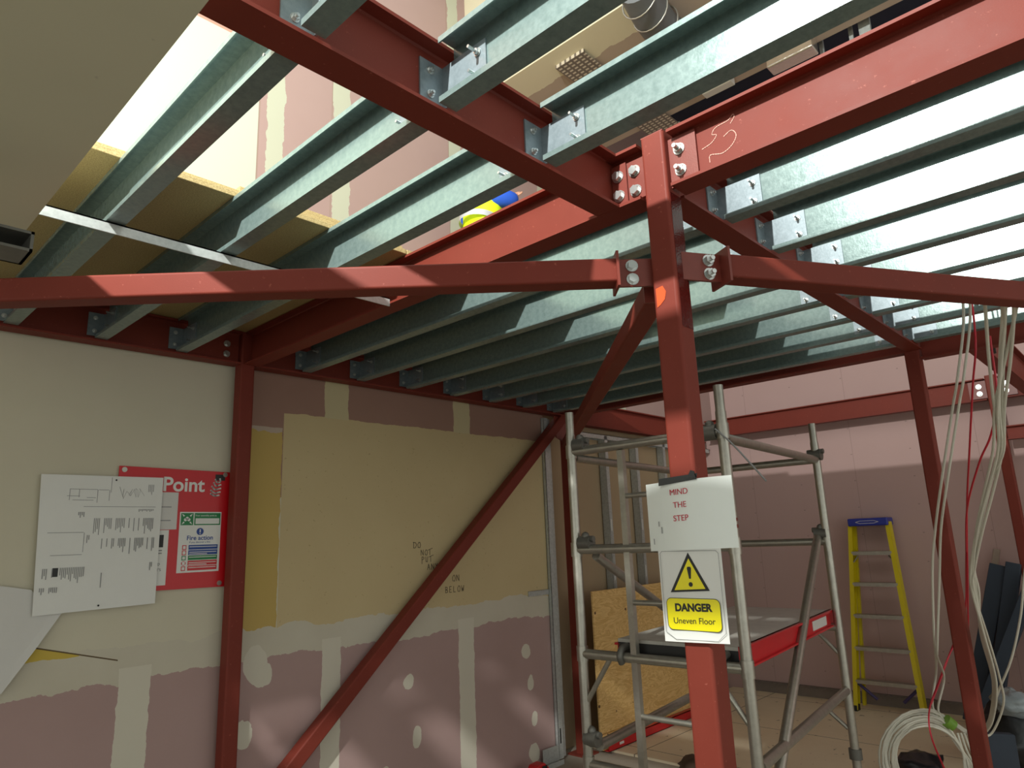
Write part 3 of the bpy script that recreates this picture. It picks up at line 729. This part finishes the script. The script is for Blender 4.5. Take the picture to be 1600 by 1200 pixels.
tag(obj('paper_sheet', MB().prism([(.60, 3.862, 1.62), (.875, 3.862, 1.56), (.96, 3.860, 1.447), (1.005, 3.858, 1.447), (.914, 3.846, 1.303), (.801, 3.838, 1.134), (.60, 3.84, 1.08)], (0, .001, 0)), 'grey_card'), 'plain pale sheet curling off the wall below the drawing at left photo edge', 'paper')
# marker handwriting on the beige board
GL = {'D': [[(0,0),(0,1)],[(-.1,1),(.5,.9),(.65,.5),(.4,0),(-.05,0)]], 'O': [[(.3,1),(0,.6),(.1,.05),(.5,0),(.65,.5),(.5,.95),(.3,1)]], 'N': [[(0,0),(0,1),(.55,0),(.55,1)]], 'T': [[(.3,0),(.3,1)],[(-.15,.9),(.95,1.25)]],
      'P': [[(0,-.3),(.02,1),(.45,.95),(.5,.6),(.05,.45)]], 'U': [[(0,1),(.05,.1),(.4,0),(.5,1)]], 'A': [[(0,0),(.25,1),(.55,0)],[(.1,.4),(.45,.4)]], 'B': [[(0,0),(0,1),(.4,.9),(.35,.55),(0,.5),(.45,.4),(.45,.05),(0,0)]], 'E': [[(.45,1),(0,1),(0,0),(.45,0)],[(0,.5),(.35,.5)]], 'L': [[(0,1),(0,0),(.45,0)]], 'W': [[(0,1),(.15,0),(.3,.6),(.45,0),(.6,1)]], 'S': [[(.5,.9),(.1,1),(.05,.6),(.45,.45),(.4,.05),(0,.05)]], 'H': [[(0,0),(0,1)],[(.5,0),(.5,1)],[(0,.5),(.5,.5)]], 'Y': [[(0,1),(.25,.5),(.5,1)],[(.25,.5),(.2,0)]]}
hw = MB()
for word, x, z, s in (('DO', 3.10, 1.672, .038), ('NOT', 3.165, 1.620, .036), ('PUT', 3.172, 1.573, .036), ('ANY', 3.222, 1.520, .038), ('ON', 3.452, 1.427, .042), ('BELOW', 3.385, 1.352, .040)):
    for ch in word:
        for ln in GL[ch]:
            s_ = stroke([(x+a*s, 3.8795, z+b_*s) for a, b_ in ln], .0042, -Y, .0008); o_ = len(hw.v); hw.v += s_.v; hw.f += [tuple(i+o_ for i in f) for f in s_.f]; hw.sm += s_.sm
        x += s*.95
obj('handwriting', hw, 'marker', wall_left)

# ------------------------------------------------------------------ wall end stud, open studs, plywood, red channel
def cstud(mb, x, y0, y1, z0, z1, w=.045, t=.003, flip=1):
    mb.box((x, y0, z0), (x+w, y0+t, z1)); mb.box((x, y1-t, z0), (x+w, y1, z1)); xs_ = x if flip > 0 else x+w-t
    mb.box((xs_, y0, z0), (xs_+t, y1, z1)); return mb
es = tag(empty('end_stud', (4.53, 3.86, .02)), 'tall metal stud closing the end of the left wall, with a dark slot near floor', 'metal stud')
obj('stud', cstud(MB(), 4.50, 3.845, 3.878, .02, 2.72, .055), 'stud', es)
obj('slot', MB().box((4.518, 3.8435, .13), (4.532, 3.8445, .24)), 'black', es)
tag(obj('end_stud', cstud(MB(), 4.560, 3.87, 3.95, .02, 2.72, .05), 'stud'), 'second metal stud at the wall end, between slotted stud and dark red corner column', 'metal stud')
tag(obj('metal_clip', MB().box((4.25, 3.870, 1.255), (4.497, 3.879, 1.295)).box((4.25, 3.862, 1.292), (4.497, 3.879, 1.295)), 'stud'), 'short metal clip sticking out sideways from the end stud over the white joint', 'metal clip')
tag(obj('floor_track', MB().box((4.30, 3.79, .005), (4.49, 3.793, .035)).box((4.30, 3.79, .0), (4.49, 3.84, .005)).box((4.30, 3.837, .005), (4.49, 3.84, .13)), 'stud'), 'short metal floor track at the foot of the left wall end', 'metal track')
tk = tag(obj('head_track', MB().box((4.85, 3.935, 2.66), (7.6, 4.015, 2.665)).box((4.85, 3.935, 2.62), (7.6, 3.938, 2.665)).box((4.85, 4.012, 2.62), (7.6, 4.015, 2.665)), 'stud'), 'metal head track along the top of the open studs', 'metal track')
sx = (5.50, 6.03, 6.56, 7.09)
first = None
for i, x in enumerate(sx):
    if first is None:
        first = o = empty('wall_stud', (x, 3.97, .02)); obj('stud', cstud(MB(), x, 3.935, 4.012, .02, 2.655, .05), 'stud', o)
        for z in (1.3, 1.75): obj('slot', MB().box((x+.018, 3.933, z), (x+.032, 3.9345, z+.11)), 'white', o)
    else: o = copy_tree(first, (x-sx[0], 0, 0))
    tag(o, 'open metal wall stud behind the scaffold, %s from the corner column' % ORD[i], 'metal stud', 'open studs of the far wall')
tag(obj('plywood_sheet', MB().box((4.88, 3.72, .135), (6.42, 3.738, 1.25)), 'ply', bevel=.002), 'plywood sheet leaning in front of open studs behind scaffold tower', 'plywood')
tag(obj('timber_batten', MB().box((4.88, 3.70, .02), (6.4, 3.77, .134)), 'ply'), 'timber packer on the floor under the plywood sheet', 'timber')
rc = tag(obj('red_channel', MB().box((4.88, 3.64, .02), (6.3, 3.647, .09)).box((4.88, 3.64, .085), (6.3, 3.69, .09)).box((4.88, 3.64, .02), (6.3, 3.69, .025)), 'redpaint'), 'bright red metal channel lying on the floor at the foot of the plywood', 'metal channel')
obj('white_mark', MB().box((5.02, 3.638, .045), (5.08, 3.6395, .065)), 'white', rc)

# ------------------------------------------------------------------ stepladder
ld = tag(empty('stepladder', (7.36, 2.27, .018)), 'yellow stepladder with blue top folded against the pink back wall', 'ladder')
zt, zb_ = 1.74, .03
def lpt(side, z, back=0):
    f = (z-zb_)/(zt-zb_); half = .29+(.175-.29)*f; y = 2.245-.06*(1-f)*0 + side*half
    return Vector((7.30+.20*f+back*(.10-.03*f), y+.0, z))
for s in (-1, 1):
    a, c = lpt(s, zb_), lpt(s, zt); d = (c-a).normalized()
    b = MB(); b.extrude([(-.045,-.014),(.045,-.014),(.045,.020),(.039,.020),(.039,-.008),(-.039,-.008),(-.039,.024),(-.045,.024)], a, c, X, Y*(-s))
    obj('front_rail', b, 'frp', ld)
    a, c = lpt(s*.86, .05, 1), lpt(s*.9, zt-.02, 1)
    obj('rear_rail', MB().extrude([(-.02,-.012),(.02,-.012),(.02,.012),(-.02,.012)], a, c, X, Y), 'frp', ld)
    obj('foot', MB().box(tuple(lpt(s, .018)-Vector((.045,.02,0))), tuple(lpt(s, .018)+Vector((.045,.02,.05)))), 'black', ld)
    obj('spreader', MB().tube([lpt(s*.95, .26), lpt(s*.4, .12, .5)], .014, 8), 'purple', ld)
    obj('corner_brace', MB().tube([lpt(s*.93, 1.36), lpt(s*.7, 1.42)], .008, 6), 'alu', ld)
for k in range(5):
    z = .29+k*.292; a, c = lpt(-1, z), lpt(1, z)
    obj('tread', MB().box((a.x-.045, a.y+.012, z-.004), (a.x+.045, c.y-.012, z+.004)).box((a.x-.047, a.y+.012, z-.03), (a.x-.042, c.y-.012, z+.004)), 'alu', ld)
a, c = lpt(-1, zt), lpt(1, zt)
cap = obj('top_cap', MB().prism([(7.42, a.y-.012, 1.705), (7.42, c.y+.006, 1.705), (7.63, c.y+.0, 1.705), (7.63, a.y-.006, 1.705)], (0, 0, .075)), 'bluecap', ld, bevel=.012)
obj('emblem_outline', stroke([(7.4185, 2.35, 1.742), (7.4185, 2.31, 1.754), (7.4185, 2.18, 1.754), (7.4185, 2.14, 1.742), (7.4185, 2.18, 1.730), (7.4185, 2.31, 1.730), (7.4185, 2.35, 1.742)], .004, -X), 'grey_card', cap)

# ------------------------------------------------------------------ dark boards leaning at the right
def leaner(name, p0, p1, w_, t, mat, label, cat, group=None):
    p0, p1 = Vector(p0), Vector(p1); d = (p1-p0).normalized(); side = d.cross(X).normalized()
    return tag(obj(name, MB().extrude([(-w_/2,-t/2),(w_/2,-t/2),(w_/2,t/2),(-w_/2,t/2)], p0, p1, side, d.cross(side)), mat, bevel=.006), label, cat, group)
leaner('foam_length', (7.28, 1.60, .05), (7.44, 1.228, 1.33), .125, .09, 'foam', 'dark blue foam length leaning on pink wall, left one of the upright pair', 'insulation', 'dark foam lengths')
leaner('foam_length', (7.24, 1.44, .05), (7.42, 1.112, 1.345), .11, .09, 'foam', 'dark blue foam length leaning on pink wall, right one of the upright pair', 'insulation', 'dark foam lengths')
leaner('foam_length', (7.00, 1.52, .05), (7.31, .96, 1.26), .10, .08, 'foam', 'dark foam length leaning at a lower slant, rightmost by the photo edge', 'insulation', 'dark foam lengths')
leaner('timber_batten', (7.40, 1.60, .05), (7.56, 1.24, 1.46), .05, .03, 'tan_batten', 'grey timber batten leaning behind the dark foam lengths', 'timber')

# ------------------------------------------------------------------ cables
def cable(pts, r, mat, label, group):
    return tag(obj('cable', MB().tube(arc(pts, 6), r, 8), mat), label, 'cable', group)
random.seed(11)
A = [(3.98,.60,3.08),(3.96,.604,2.728),(4.007,.689,2.409),(4.087,.75,2.265),(4.23,.89,1.891),(4.38,.985,1.66),(4.45,1.045,1.452),(4.58,1.12,1.10),(4.80,1.18,.99),(5.162,1.284,.796),(5.091,1.316,.619),(5.11,1.295,.527)]
cable(A, .0065, 'cable', 'grey white cable left of the bunch, crossing in front of right column, outer one', 'hanging white cables')
cable([(x-.03, y-.035, z+.005) for x, y, z in A[:6]]+[(4.50,1.03,1.40),(4.62,1.125,1.02),(4.86,1.19,.93),(5.18,1.25,.76),(5.10,1.29,.60),(5.13,1.28,.53)], .0065, 'cable', 'grey white cable left of the bunch, crossing in front of right column, inner one', 'hanging white cables')
Bn = [(3.02,.345,2.548),(3.149,.363,2.50),(3.418,.441,2.359),(3.626,.511,2.177),(3.851,.563,2.03),(4.034,.66,1.867),(4.21,.765,1.656),(4.401,.853,1.458),(4.509,.884,1.335)]
tails = [[(4.885,.921,1.043),(5.134,.947,.796),(5.248,.972,.632),(5.296,1.067,.449),(5.241,1.126,.434)],
         [(4.70,.90,1.1),(4.95,.93,.8),(5.15,1.02,.55),(5.22,1.10,.44)]]
wd = ['front', 'second', 'middle', 'fourth', 'fifth', 'back']
for i in range(6):
    dx, dy_ = (i-2.5)*.028, random.uniform(-.03, .03)
    pts = []
    for k, (x, y, z) in enumerate(Bn):
        f = 1-abs(k-1.5)/9; tww = math.cos(k*.55+i*1.3)
        pts.append((x+dx*.72*tww*f+.010*i*(k > 4), y-dx*.70*tww*f-.004*i, z+random.uniform(-.015, .015)))
    tl = tails[0] if i == 0 else tails[1]
    pts += [(x+.012*i, y+.006*i, z) for x, y, z in tl]
    cable(pts, .0065, 'cable', 'grey white cable of the hanging bunch right of the column, %s strand' % wd[i], 'hanging white cables')
cable([(4.84,.30,2.70),(4.90,.42,2.2),(5.0,.55,1.85),(5.086,.705,1.456),(5.147,.786,1.162),(5.194,.882,.9),(5.236,.984,.704),(5.284,1.079,.504),(5.26,1.13,.43)], .0065, 'cable', 'single grey white cable looping at the right photo edge before the foam lengths', 'hanging white cables')
cable([(4.09,.57,3.05),(4.095,.595,2.621),(4.174,.656,2.394),(4.358,.753,2.087),(4.773,.895,1.76),(5.064,1.022,1.271),(5.259,1.107,.985),(5.22,1.178,.947),(5.103,1.273,.732),(4.997,1.314,.6),(4.933,1.309,.472),(4.965,1.275,.297),(4.991,1.248,.19)], .005, 'redcable', 'thin red cable hanging straight, then bowing out beside the cable coil', 'red cables')
cable([(4.06,.53,2.60),(4.129,.559,2.304),(4.203,.626,2.126),(4.31,.715,2.0),(4.60,.86,1.77),(4.99,.985,1.47),(5.24,1.09,1.15),(5.215,1.20,.914),(5.121,1.254,.768),(5.031,1.307,.631)], .005, 'redcable', 'thin red cable slanting across from the white bunch to the coil', 'red cables')
# coil tied with green wrap, standing behind the right column
co = tag(empty('cable_coil', (5.02, 1.38, .018)), 'coil of grey white cable with green wrapping standing behind right column', 'cable coil')
ctr = Vector((5.03, 1.36, .305)); du = Vector((.68, -.73, 0)).normalized(); dn = Vector((du.y, -du.x, 0))
random.seed(5)
for k in range(11):
    r1 = .195+.0095*k; pts = []
    for j in range(29):
        a = 2*math.pi*j/28
        pinch = 1-.35*max(0, math.cos(a-.55))**4*(k/8)
        pts.append(ctr+du*(r1*1.04*math.cos(a)*pinch)+Z*((r1*1.0)*math.sin(a))+dn*(.010*math.sin(a*2+k)+random.uniform(-.004, .004)-.006*(k % 3)))
    obj('loop', MB().tube(pts, .0065, 8), 'cable', co)
g0 = ctr+du*.19+Z*.17
obj('green_wrap', MB().tube([g0-du*.06+Z*.055, g0-du*.02+Z*.02], .036, 12), 'tape_g', co)
for k in range(4): obj('cut_end', MB().tube([g0-du*(.12-.03*k)+Z*(.12-.02*k)-dn*.03, g0+du*(.10+.02*k)-Z*(.06+.008*k)-dn*.025], .0065, 8), 'cable', co)
for k in range(4): obj('tail', MB().tube(arc([g0-Z*.02+du*.02*k, g0-Z*.14+du*(.02+.025*k), g0-Z*.26+du*(.07+.035*k), g0-Z*.36+du*(.14+.04*k)]), .0065, 8), 'cable', co)

# black sack with clear film, dark bag, small things on the floor
def lump(name, c, sc_, mat, seed, label, cat, parent=None):
    random.seed(seed); b = MB(); b.ball((0,0,0), 1, 18, 12)
    from mathutils import noise
    vs_ = []
    for q in b.v:
        n_ = noise.noise(q*2.2+Vector((seed,0,0)))*.35+noise.noise(q*5+Vector((seed,3,0)))*.14
        p = q*(1+n_); vs_.append(Vector((c[0]+p.x*sc_[0], c[1]+p.y*sc_[1], max(.02, c[2]+p.z*sc_[2]))))
    b.v = vs_
    o = obj(name, b, mat, parent)
    return tag(o, label, cat) if label else o
sk = lump('rubble_sack', (6.35, 1.12, .20), (.24, .20, .26), 'sack', 3, 'black plastic sack at the lower right corner under the foam lengths', 'sack')
lump('clear_film', (6.25, 1.10, .44), (.13, .12, .09), 'film', 8, None, None, sk)
tag(obj('dark_offcut', MB().prism([(5.55, 1.16, .02), (5.68, 1.02, .02), (5.70, 1.02, .36), (5.56, 1.16, .38)], (.05, .04, 0)), 'foam', bevel=.01), 'short dark upright offcut behind the cable coil and right column', 'offcut')
lump('tool_bag', (5.72, 1.62, .07), (.20, .16, .08), 'sack', 5, 'flat black bag on the floor at the bottom edge beneath the coil', 'bag')
lump('rubble_pile', (4.95, 2.90, .03), (.16, .13, .06), 'rubble', 12, 'small brown rubble heap on the floor beside the centre column foot', 'rubble')
bt = tag(empty('water_bottle', (3.33, 3.72, 0)), 'small clear plastic bottle standing at the foot of pink wall', 'bottle')
bx, by = 3.33, 3.72
obj('body', MB().tube([(bx,by,0),(bx,by,.01),(bx,by,.15),(bx,by,.185),(bx,by,.20)], .03, 16, True, [.028,.031,.031,.018,.013]), 'bottle', bt)
obj('cap', MB().tube([(bx,by,.20),(bx,by,.222)], .0145, 14), 'white', bt)
tl_ = tag(empty('red_tool', (4.06, 3.70, 0)), 'red cordless tool lying on the concrete near bottom edge', 'tool')
obj('body', MB().prism([(3.99, 3.64, .02), (4.13, 3.64, .02), (4.15, 3.64, .08), (4.10, 3.64, .125), (4.02, 3.64, .12), (3.98, 3.64, .075)], (0, .09, 0)), 'redpaint', tl_, bevel=.012)
obj('dark_window', MB().box((4.065, 3.636, .075), (4.115, 3.641, .108)), 'black', tl_)
obj('base', MB().box((3.98, 3.645, .0), (4.15, 3.72, .025)), 'black', tl_)
nb = tag(empty('conduit_box', (.30, 2.02, 2.41)), 'dark metal box fitting at the left photo edge under the grey ceiling', 'fitting')  # a dark conduit box, not a lamp
obj('casing', MB().box((.16, 1.92, 2.43), (.36, 2.03, 2.437)).box((.16, 1.92, 2.475), (.36, 2.03, 2.482)).box((.353, 1.92, 2.43), (.36, 2.03, 2.482)).box((.16, 2.023, 2.43), (.36, 2.03, 2.482)), 'rust', nb)
obj('hanger', MB().tube([(.25, 2.0, 2.48), (.25, 2.0, 2.70)], .006, 8), 'rust', nb)

# ------------------------------------------------------------------ overhead services above the deck
def perf(x0, y0, x1, y1, label):
    t = NT('perforated_plate'); t.xyz()
    p = t.vec; mp = t.n('ShaderNodeMapping'); mp.inputs['Scale'].default_value = (26, 20, 1); t.link(p, mp.inputs[0])
    s = t.n('ShaderNodeSeparateXYZ'); t.link(mp.outputs[0], s.inputs[0])
    fx, fy = t.math('FRACT', s.outputs[0]), t.math('FRACT', s.outputs[1])
    h = t.math('MULTIPLY', t.math('LESS_THAN', t.math('ABSOLUTE', t.math('SUBTRACT', fx, .5)), .22), t.math('LESS_THAN', t.math('ABSOLUTE', t.math('SUBTRACT', fy, .5)), .3))
    mt = t.set(t.mix(h, srgb(120, 110, 100), srgb(214, 204, 184)), .5, .3)
    o = obj('perforated_plate', MB().box((x0, y0, 5.37), (x1, y1, 5.375)).box((x0, y0, 5.375), (x0+.01, y1, 5.399)).box((x1-.01, y0, 5.375), (x1, y1, 5.399)), mt)
    return tag(o, label, 'metal plate')
perf(3.87, 2.72, 4.16, 3.0, 'perforated metal plate on the ceiling boards, the nearer one')
perf(5.02, 2.70, 5.30, 3.0, 'perforated metal plate on the ceiling boards, just above the column top')
du_ = tag(empty('flexible_duct', (4.0, 2.1, 5.12)), 'dark flexible duct with wire rings under the ceiling boards at photo top', 'duct')
obj('hose', MB().tube(arc([(3.5, 2.0, 5.26), (3.9, 2.08, 5.24), (4.2, 2.06, 5.24), (4.36, 2.02, 5.25)]), .13, 18), 'pvc', du_)
for k in range(5): 
    x = 3.6+.16*k; y = 2.03+.05*math.sin((x-3.5)*2.2); obj('wire_ring', MB().tube([(x, y+.136*math.cos(a*math.pi/10), 5.245+.136*math.sin(a*math.pi/10)) for a in range(21)], .006, 6), 'alu', du_)
tag(obj('foil_wrapped_block', MB().box((4.96, 1.39, 5.26), (5.10, 1.75, 5.40)), 'foil', bevel=.012), 'crumpled foil wrapped block beneath the dark roof void', 'insulation')
tag(obj('white_tray', MB().box((4.95, 2.04, 5.30), (5.03, 2.30, 5.40)), 'grey_card', bevel=.006), 'pale cable tray end beside the dark roof void', 'tray')
hb = tag(empty('hanger_bracket', (5.3, 1.25, 5.15)), 'grey metal hanger brackets in the dark roof void', 'bracket')
obj('strut', MB().box((5.25, 1.05, 5.10), (5.29, 1.13, 6.60)), 'stud', hb); obj('strut', MB().box((5.28, 1.18, 5.10), (5.30, 1.21, 6.60)), 'stud', hb); obj('strut', MB().extrude([(-.01,-.01),(.01,-.01),(.01,.01),(-.01,.01)], (5.28, 1.22, 5.05), (5.28, 1.42, 5.35), X, Z), 'stud', hb); obj('strut', MB().box((5.27, 1.40, 5.10), (5.30, 1.43, 6.60)), 'stud', hb)

# ------------------------------------------------------------------ worker on the upper deck
def skin(name, joints, edges, mat, parent=None, sub=2):
    me = bpy.data.meshes.new(name); base = WLOC[parent.name] if parent else Vector((0,0,0))
    me.from_pydata([Vector(j[:3])-base for j in joints], edges, []); me.materials.append(M[mat])
    o = bpy.data.objects.new(name, me); COL.objects.link(o); WLOC[o.name] = base
    md = o.modifiers.new('skin', 'SKIN'); md.use_smooth_shade = True
    for i, j in enumerate(joints):
        r = j[3] if isinstance(j[3], tuple) else (j[3], j[3]); me.skin_vertices[0].data[i].radius = r
    me.skin_vertices[0].data[0].use_root = True
    s_ = o.modifiers.new('sub', 'SUBSURF'); s_.levels = sub; s_.render_levels = sub
    if parent: o.parent = parent
    return o
px, py, pz = 3.36, 3.42, 2.985
pn = tag(empty('person', (px, py, pz)), 'worker on the deck above in yellow hi-vis vest and blue sleeve, arm out', 'person')
# facing +X, right arm reaching forward and up
J = [(px, py, pz+.80, (.13, .10)), (px+.02, py, pz+1.0, (.13, .10)), (px+.05, py, pz+1.19, (.105, .08)), (px+.07, py, pz+1.30, (.06, .06)), (px+.085, py, pz+1.37, .05),
     (px+.06, py-.17, pz+1.22, .055), (px+.16, py-.20, pz+1.19, .042), (px+.255, py-.15, pz+1.275, .034), (px+.285, py-.13, pz+1.31, .028),
     (px+.06, py+.17, pz+1.22, .055), (px+.10, py+.22, pz+1.0, .042), (px+.25, py+.18, pz+.92, .034), (px+.31, py+.16, pz+.92, .028),
     (px, py-.09, pz+.74, .085), (px+.02, py-.10, pz+.42, .062), (px-.01, py-.10, pz+.08, .042), (px+.12, py-.10, pz+.035, .035),
     (px, py+.09, pz+.74, .085), (px+.02, py+.10, pz+.42, .062), (px-.01, py+.10, pz+.08, .042), (px+.12, py+.10, pz+.035, .035)]
Eg = [(0,1),(1,2),(2,3),(3,4),(2,5),(5,6),(6,7),(7,8),(2,9),(9,10),(10,11),(11,12),(0,13),(13,14),(14,15),(15,16),(0,17),(17,18),(18,19),(19,20)]
body = skin('body', J, Eg, 'skin', pn)
hx = px+.11
head = obj('head', MB().ball((hx, py, pz+1.48), .088, 18, 14, (1.08, .86, 1.25)).ball((hx+.095, py, pz+1.465), .016, 8, 6, (1.2, .8, 1.4)).ball((hx-.01, py-.078, pz+1.47), .022, 8, 6, (.7, .4, 1.3)).ball((hx-.01, py+.078, pz+1.47), .022, 8, 6, (.7, .4, 1.3)), 'skin', pn)
for s in (-1, 1): obj('eye', MB().ball((hx+.078, py+s*.032, pz+1.49), .010, 8, 6), 'black', head)
obj('mouth', MB().box((hx+.085, py-.022, pz+1.425), (hx+.091, py+.022, pz+1.431)), 'redink', head)
obj('hair', MB().ball((hx-.018, py, pz+1.50), .092, 16, 10, (1.02, .88, 1.1)), 'hair', pn)
hat = obj('helmet', MB().ball((hx-.005, py, pz+1.535), .112, 18, 10, (1.15, .95, .85)).box((hx+.06, py-.07, pz+1.512), (hx+.165, py+.07, pz+1.52)), 'helmet', pn)
Hd = Vector((px+.285, py-.13, pz+1.31)); fd = Vector((.62, .25, .72)).normalized(); sd = Vector((-.3, .95, 0)).normalized()
for k, (l, a) in enumerate(((.055, -.022), (.066, -.007), (.063, .008), (.050, .021))):
    p = Hd+fd*.02+sd*a; skin('finger', [(*p, .0085), (*(p+fd*l*.55), .008), (*(p+fd*l*.9+Vector((.018,0,-.006))), .007)], [(0,1),(1,2)], 'skin', pn, 1)
p = Hd-fd*.01-sd*.02; skin('thumb', [(*p, .010), (*(p-sd*.025+fd*.025), .009), (*(p-sd*.03+fd*.05), .008)], [(0,1),(1,2)], 'skin', pn, 1)
# clothing
skin('hi_vis_vest', [(px, py, pz+.78, (.15, .12)), (px+.02, py, pz+.95, (.15, .12)), (px+.05, py, pz+1.12, (.185, .135)), (px+.06, py, pz+1.21, (.175, .13)), (px+.07, py, pz+1.29, (.08, .07))], [(0,1),(1,2),(2,3),(3,4)], 'hivis', pn)
for z0 in (.88, 1.02):
    obj('reflective_band', MB().tube([(px+.012, py, pz+z0), (px+.018, py, pz+z0+.045)], .153, 24, False), 'reflect', pn)
for s in (-1, 1): skin('shirt_sleeve', [(px+.05, py+s*.06, pz+1.20, .10), (px+.06, py+s*.13, pz+1.215, .09)]+([(px+.11, py-.18, pz+1.205, .076), (px+.17, py-.195, pz+1.20, .066), (px+.225, py-.165, pz+1.245, .055)] if s < 0 else [(px+.085, py+.20, pz+1.08, .058), (px+.10, py+.22, pz+1.0, .054)]), [(0,1),(1,2),(2,3)]+([(3,4)] if s < 0 else []), 'bluecloth', pn)
for s in (-1, 1):
    skin('trouser_leg', [(px, py+s*.085, pz+.79, .105), (px+.02, py+s*.10, pz+.42, .078), (px-.008, py+s*.10, pz+.11, .062)], [(0,1),(1,2)], 'navy', pn)
    obj('boot', MB().box((px-.06, py+s*.10-.045, pz+.002), (px+.17, py+s*.10+.045, pz+.09)), 'black', pn, bevel=.025)
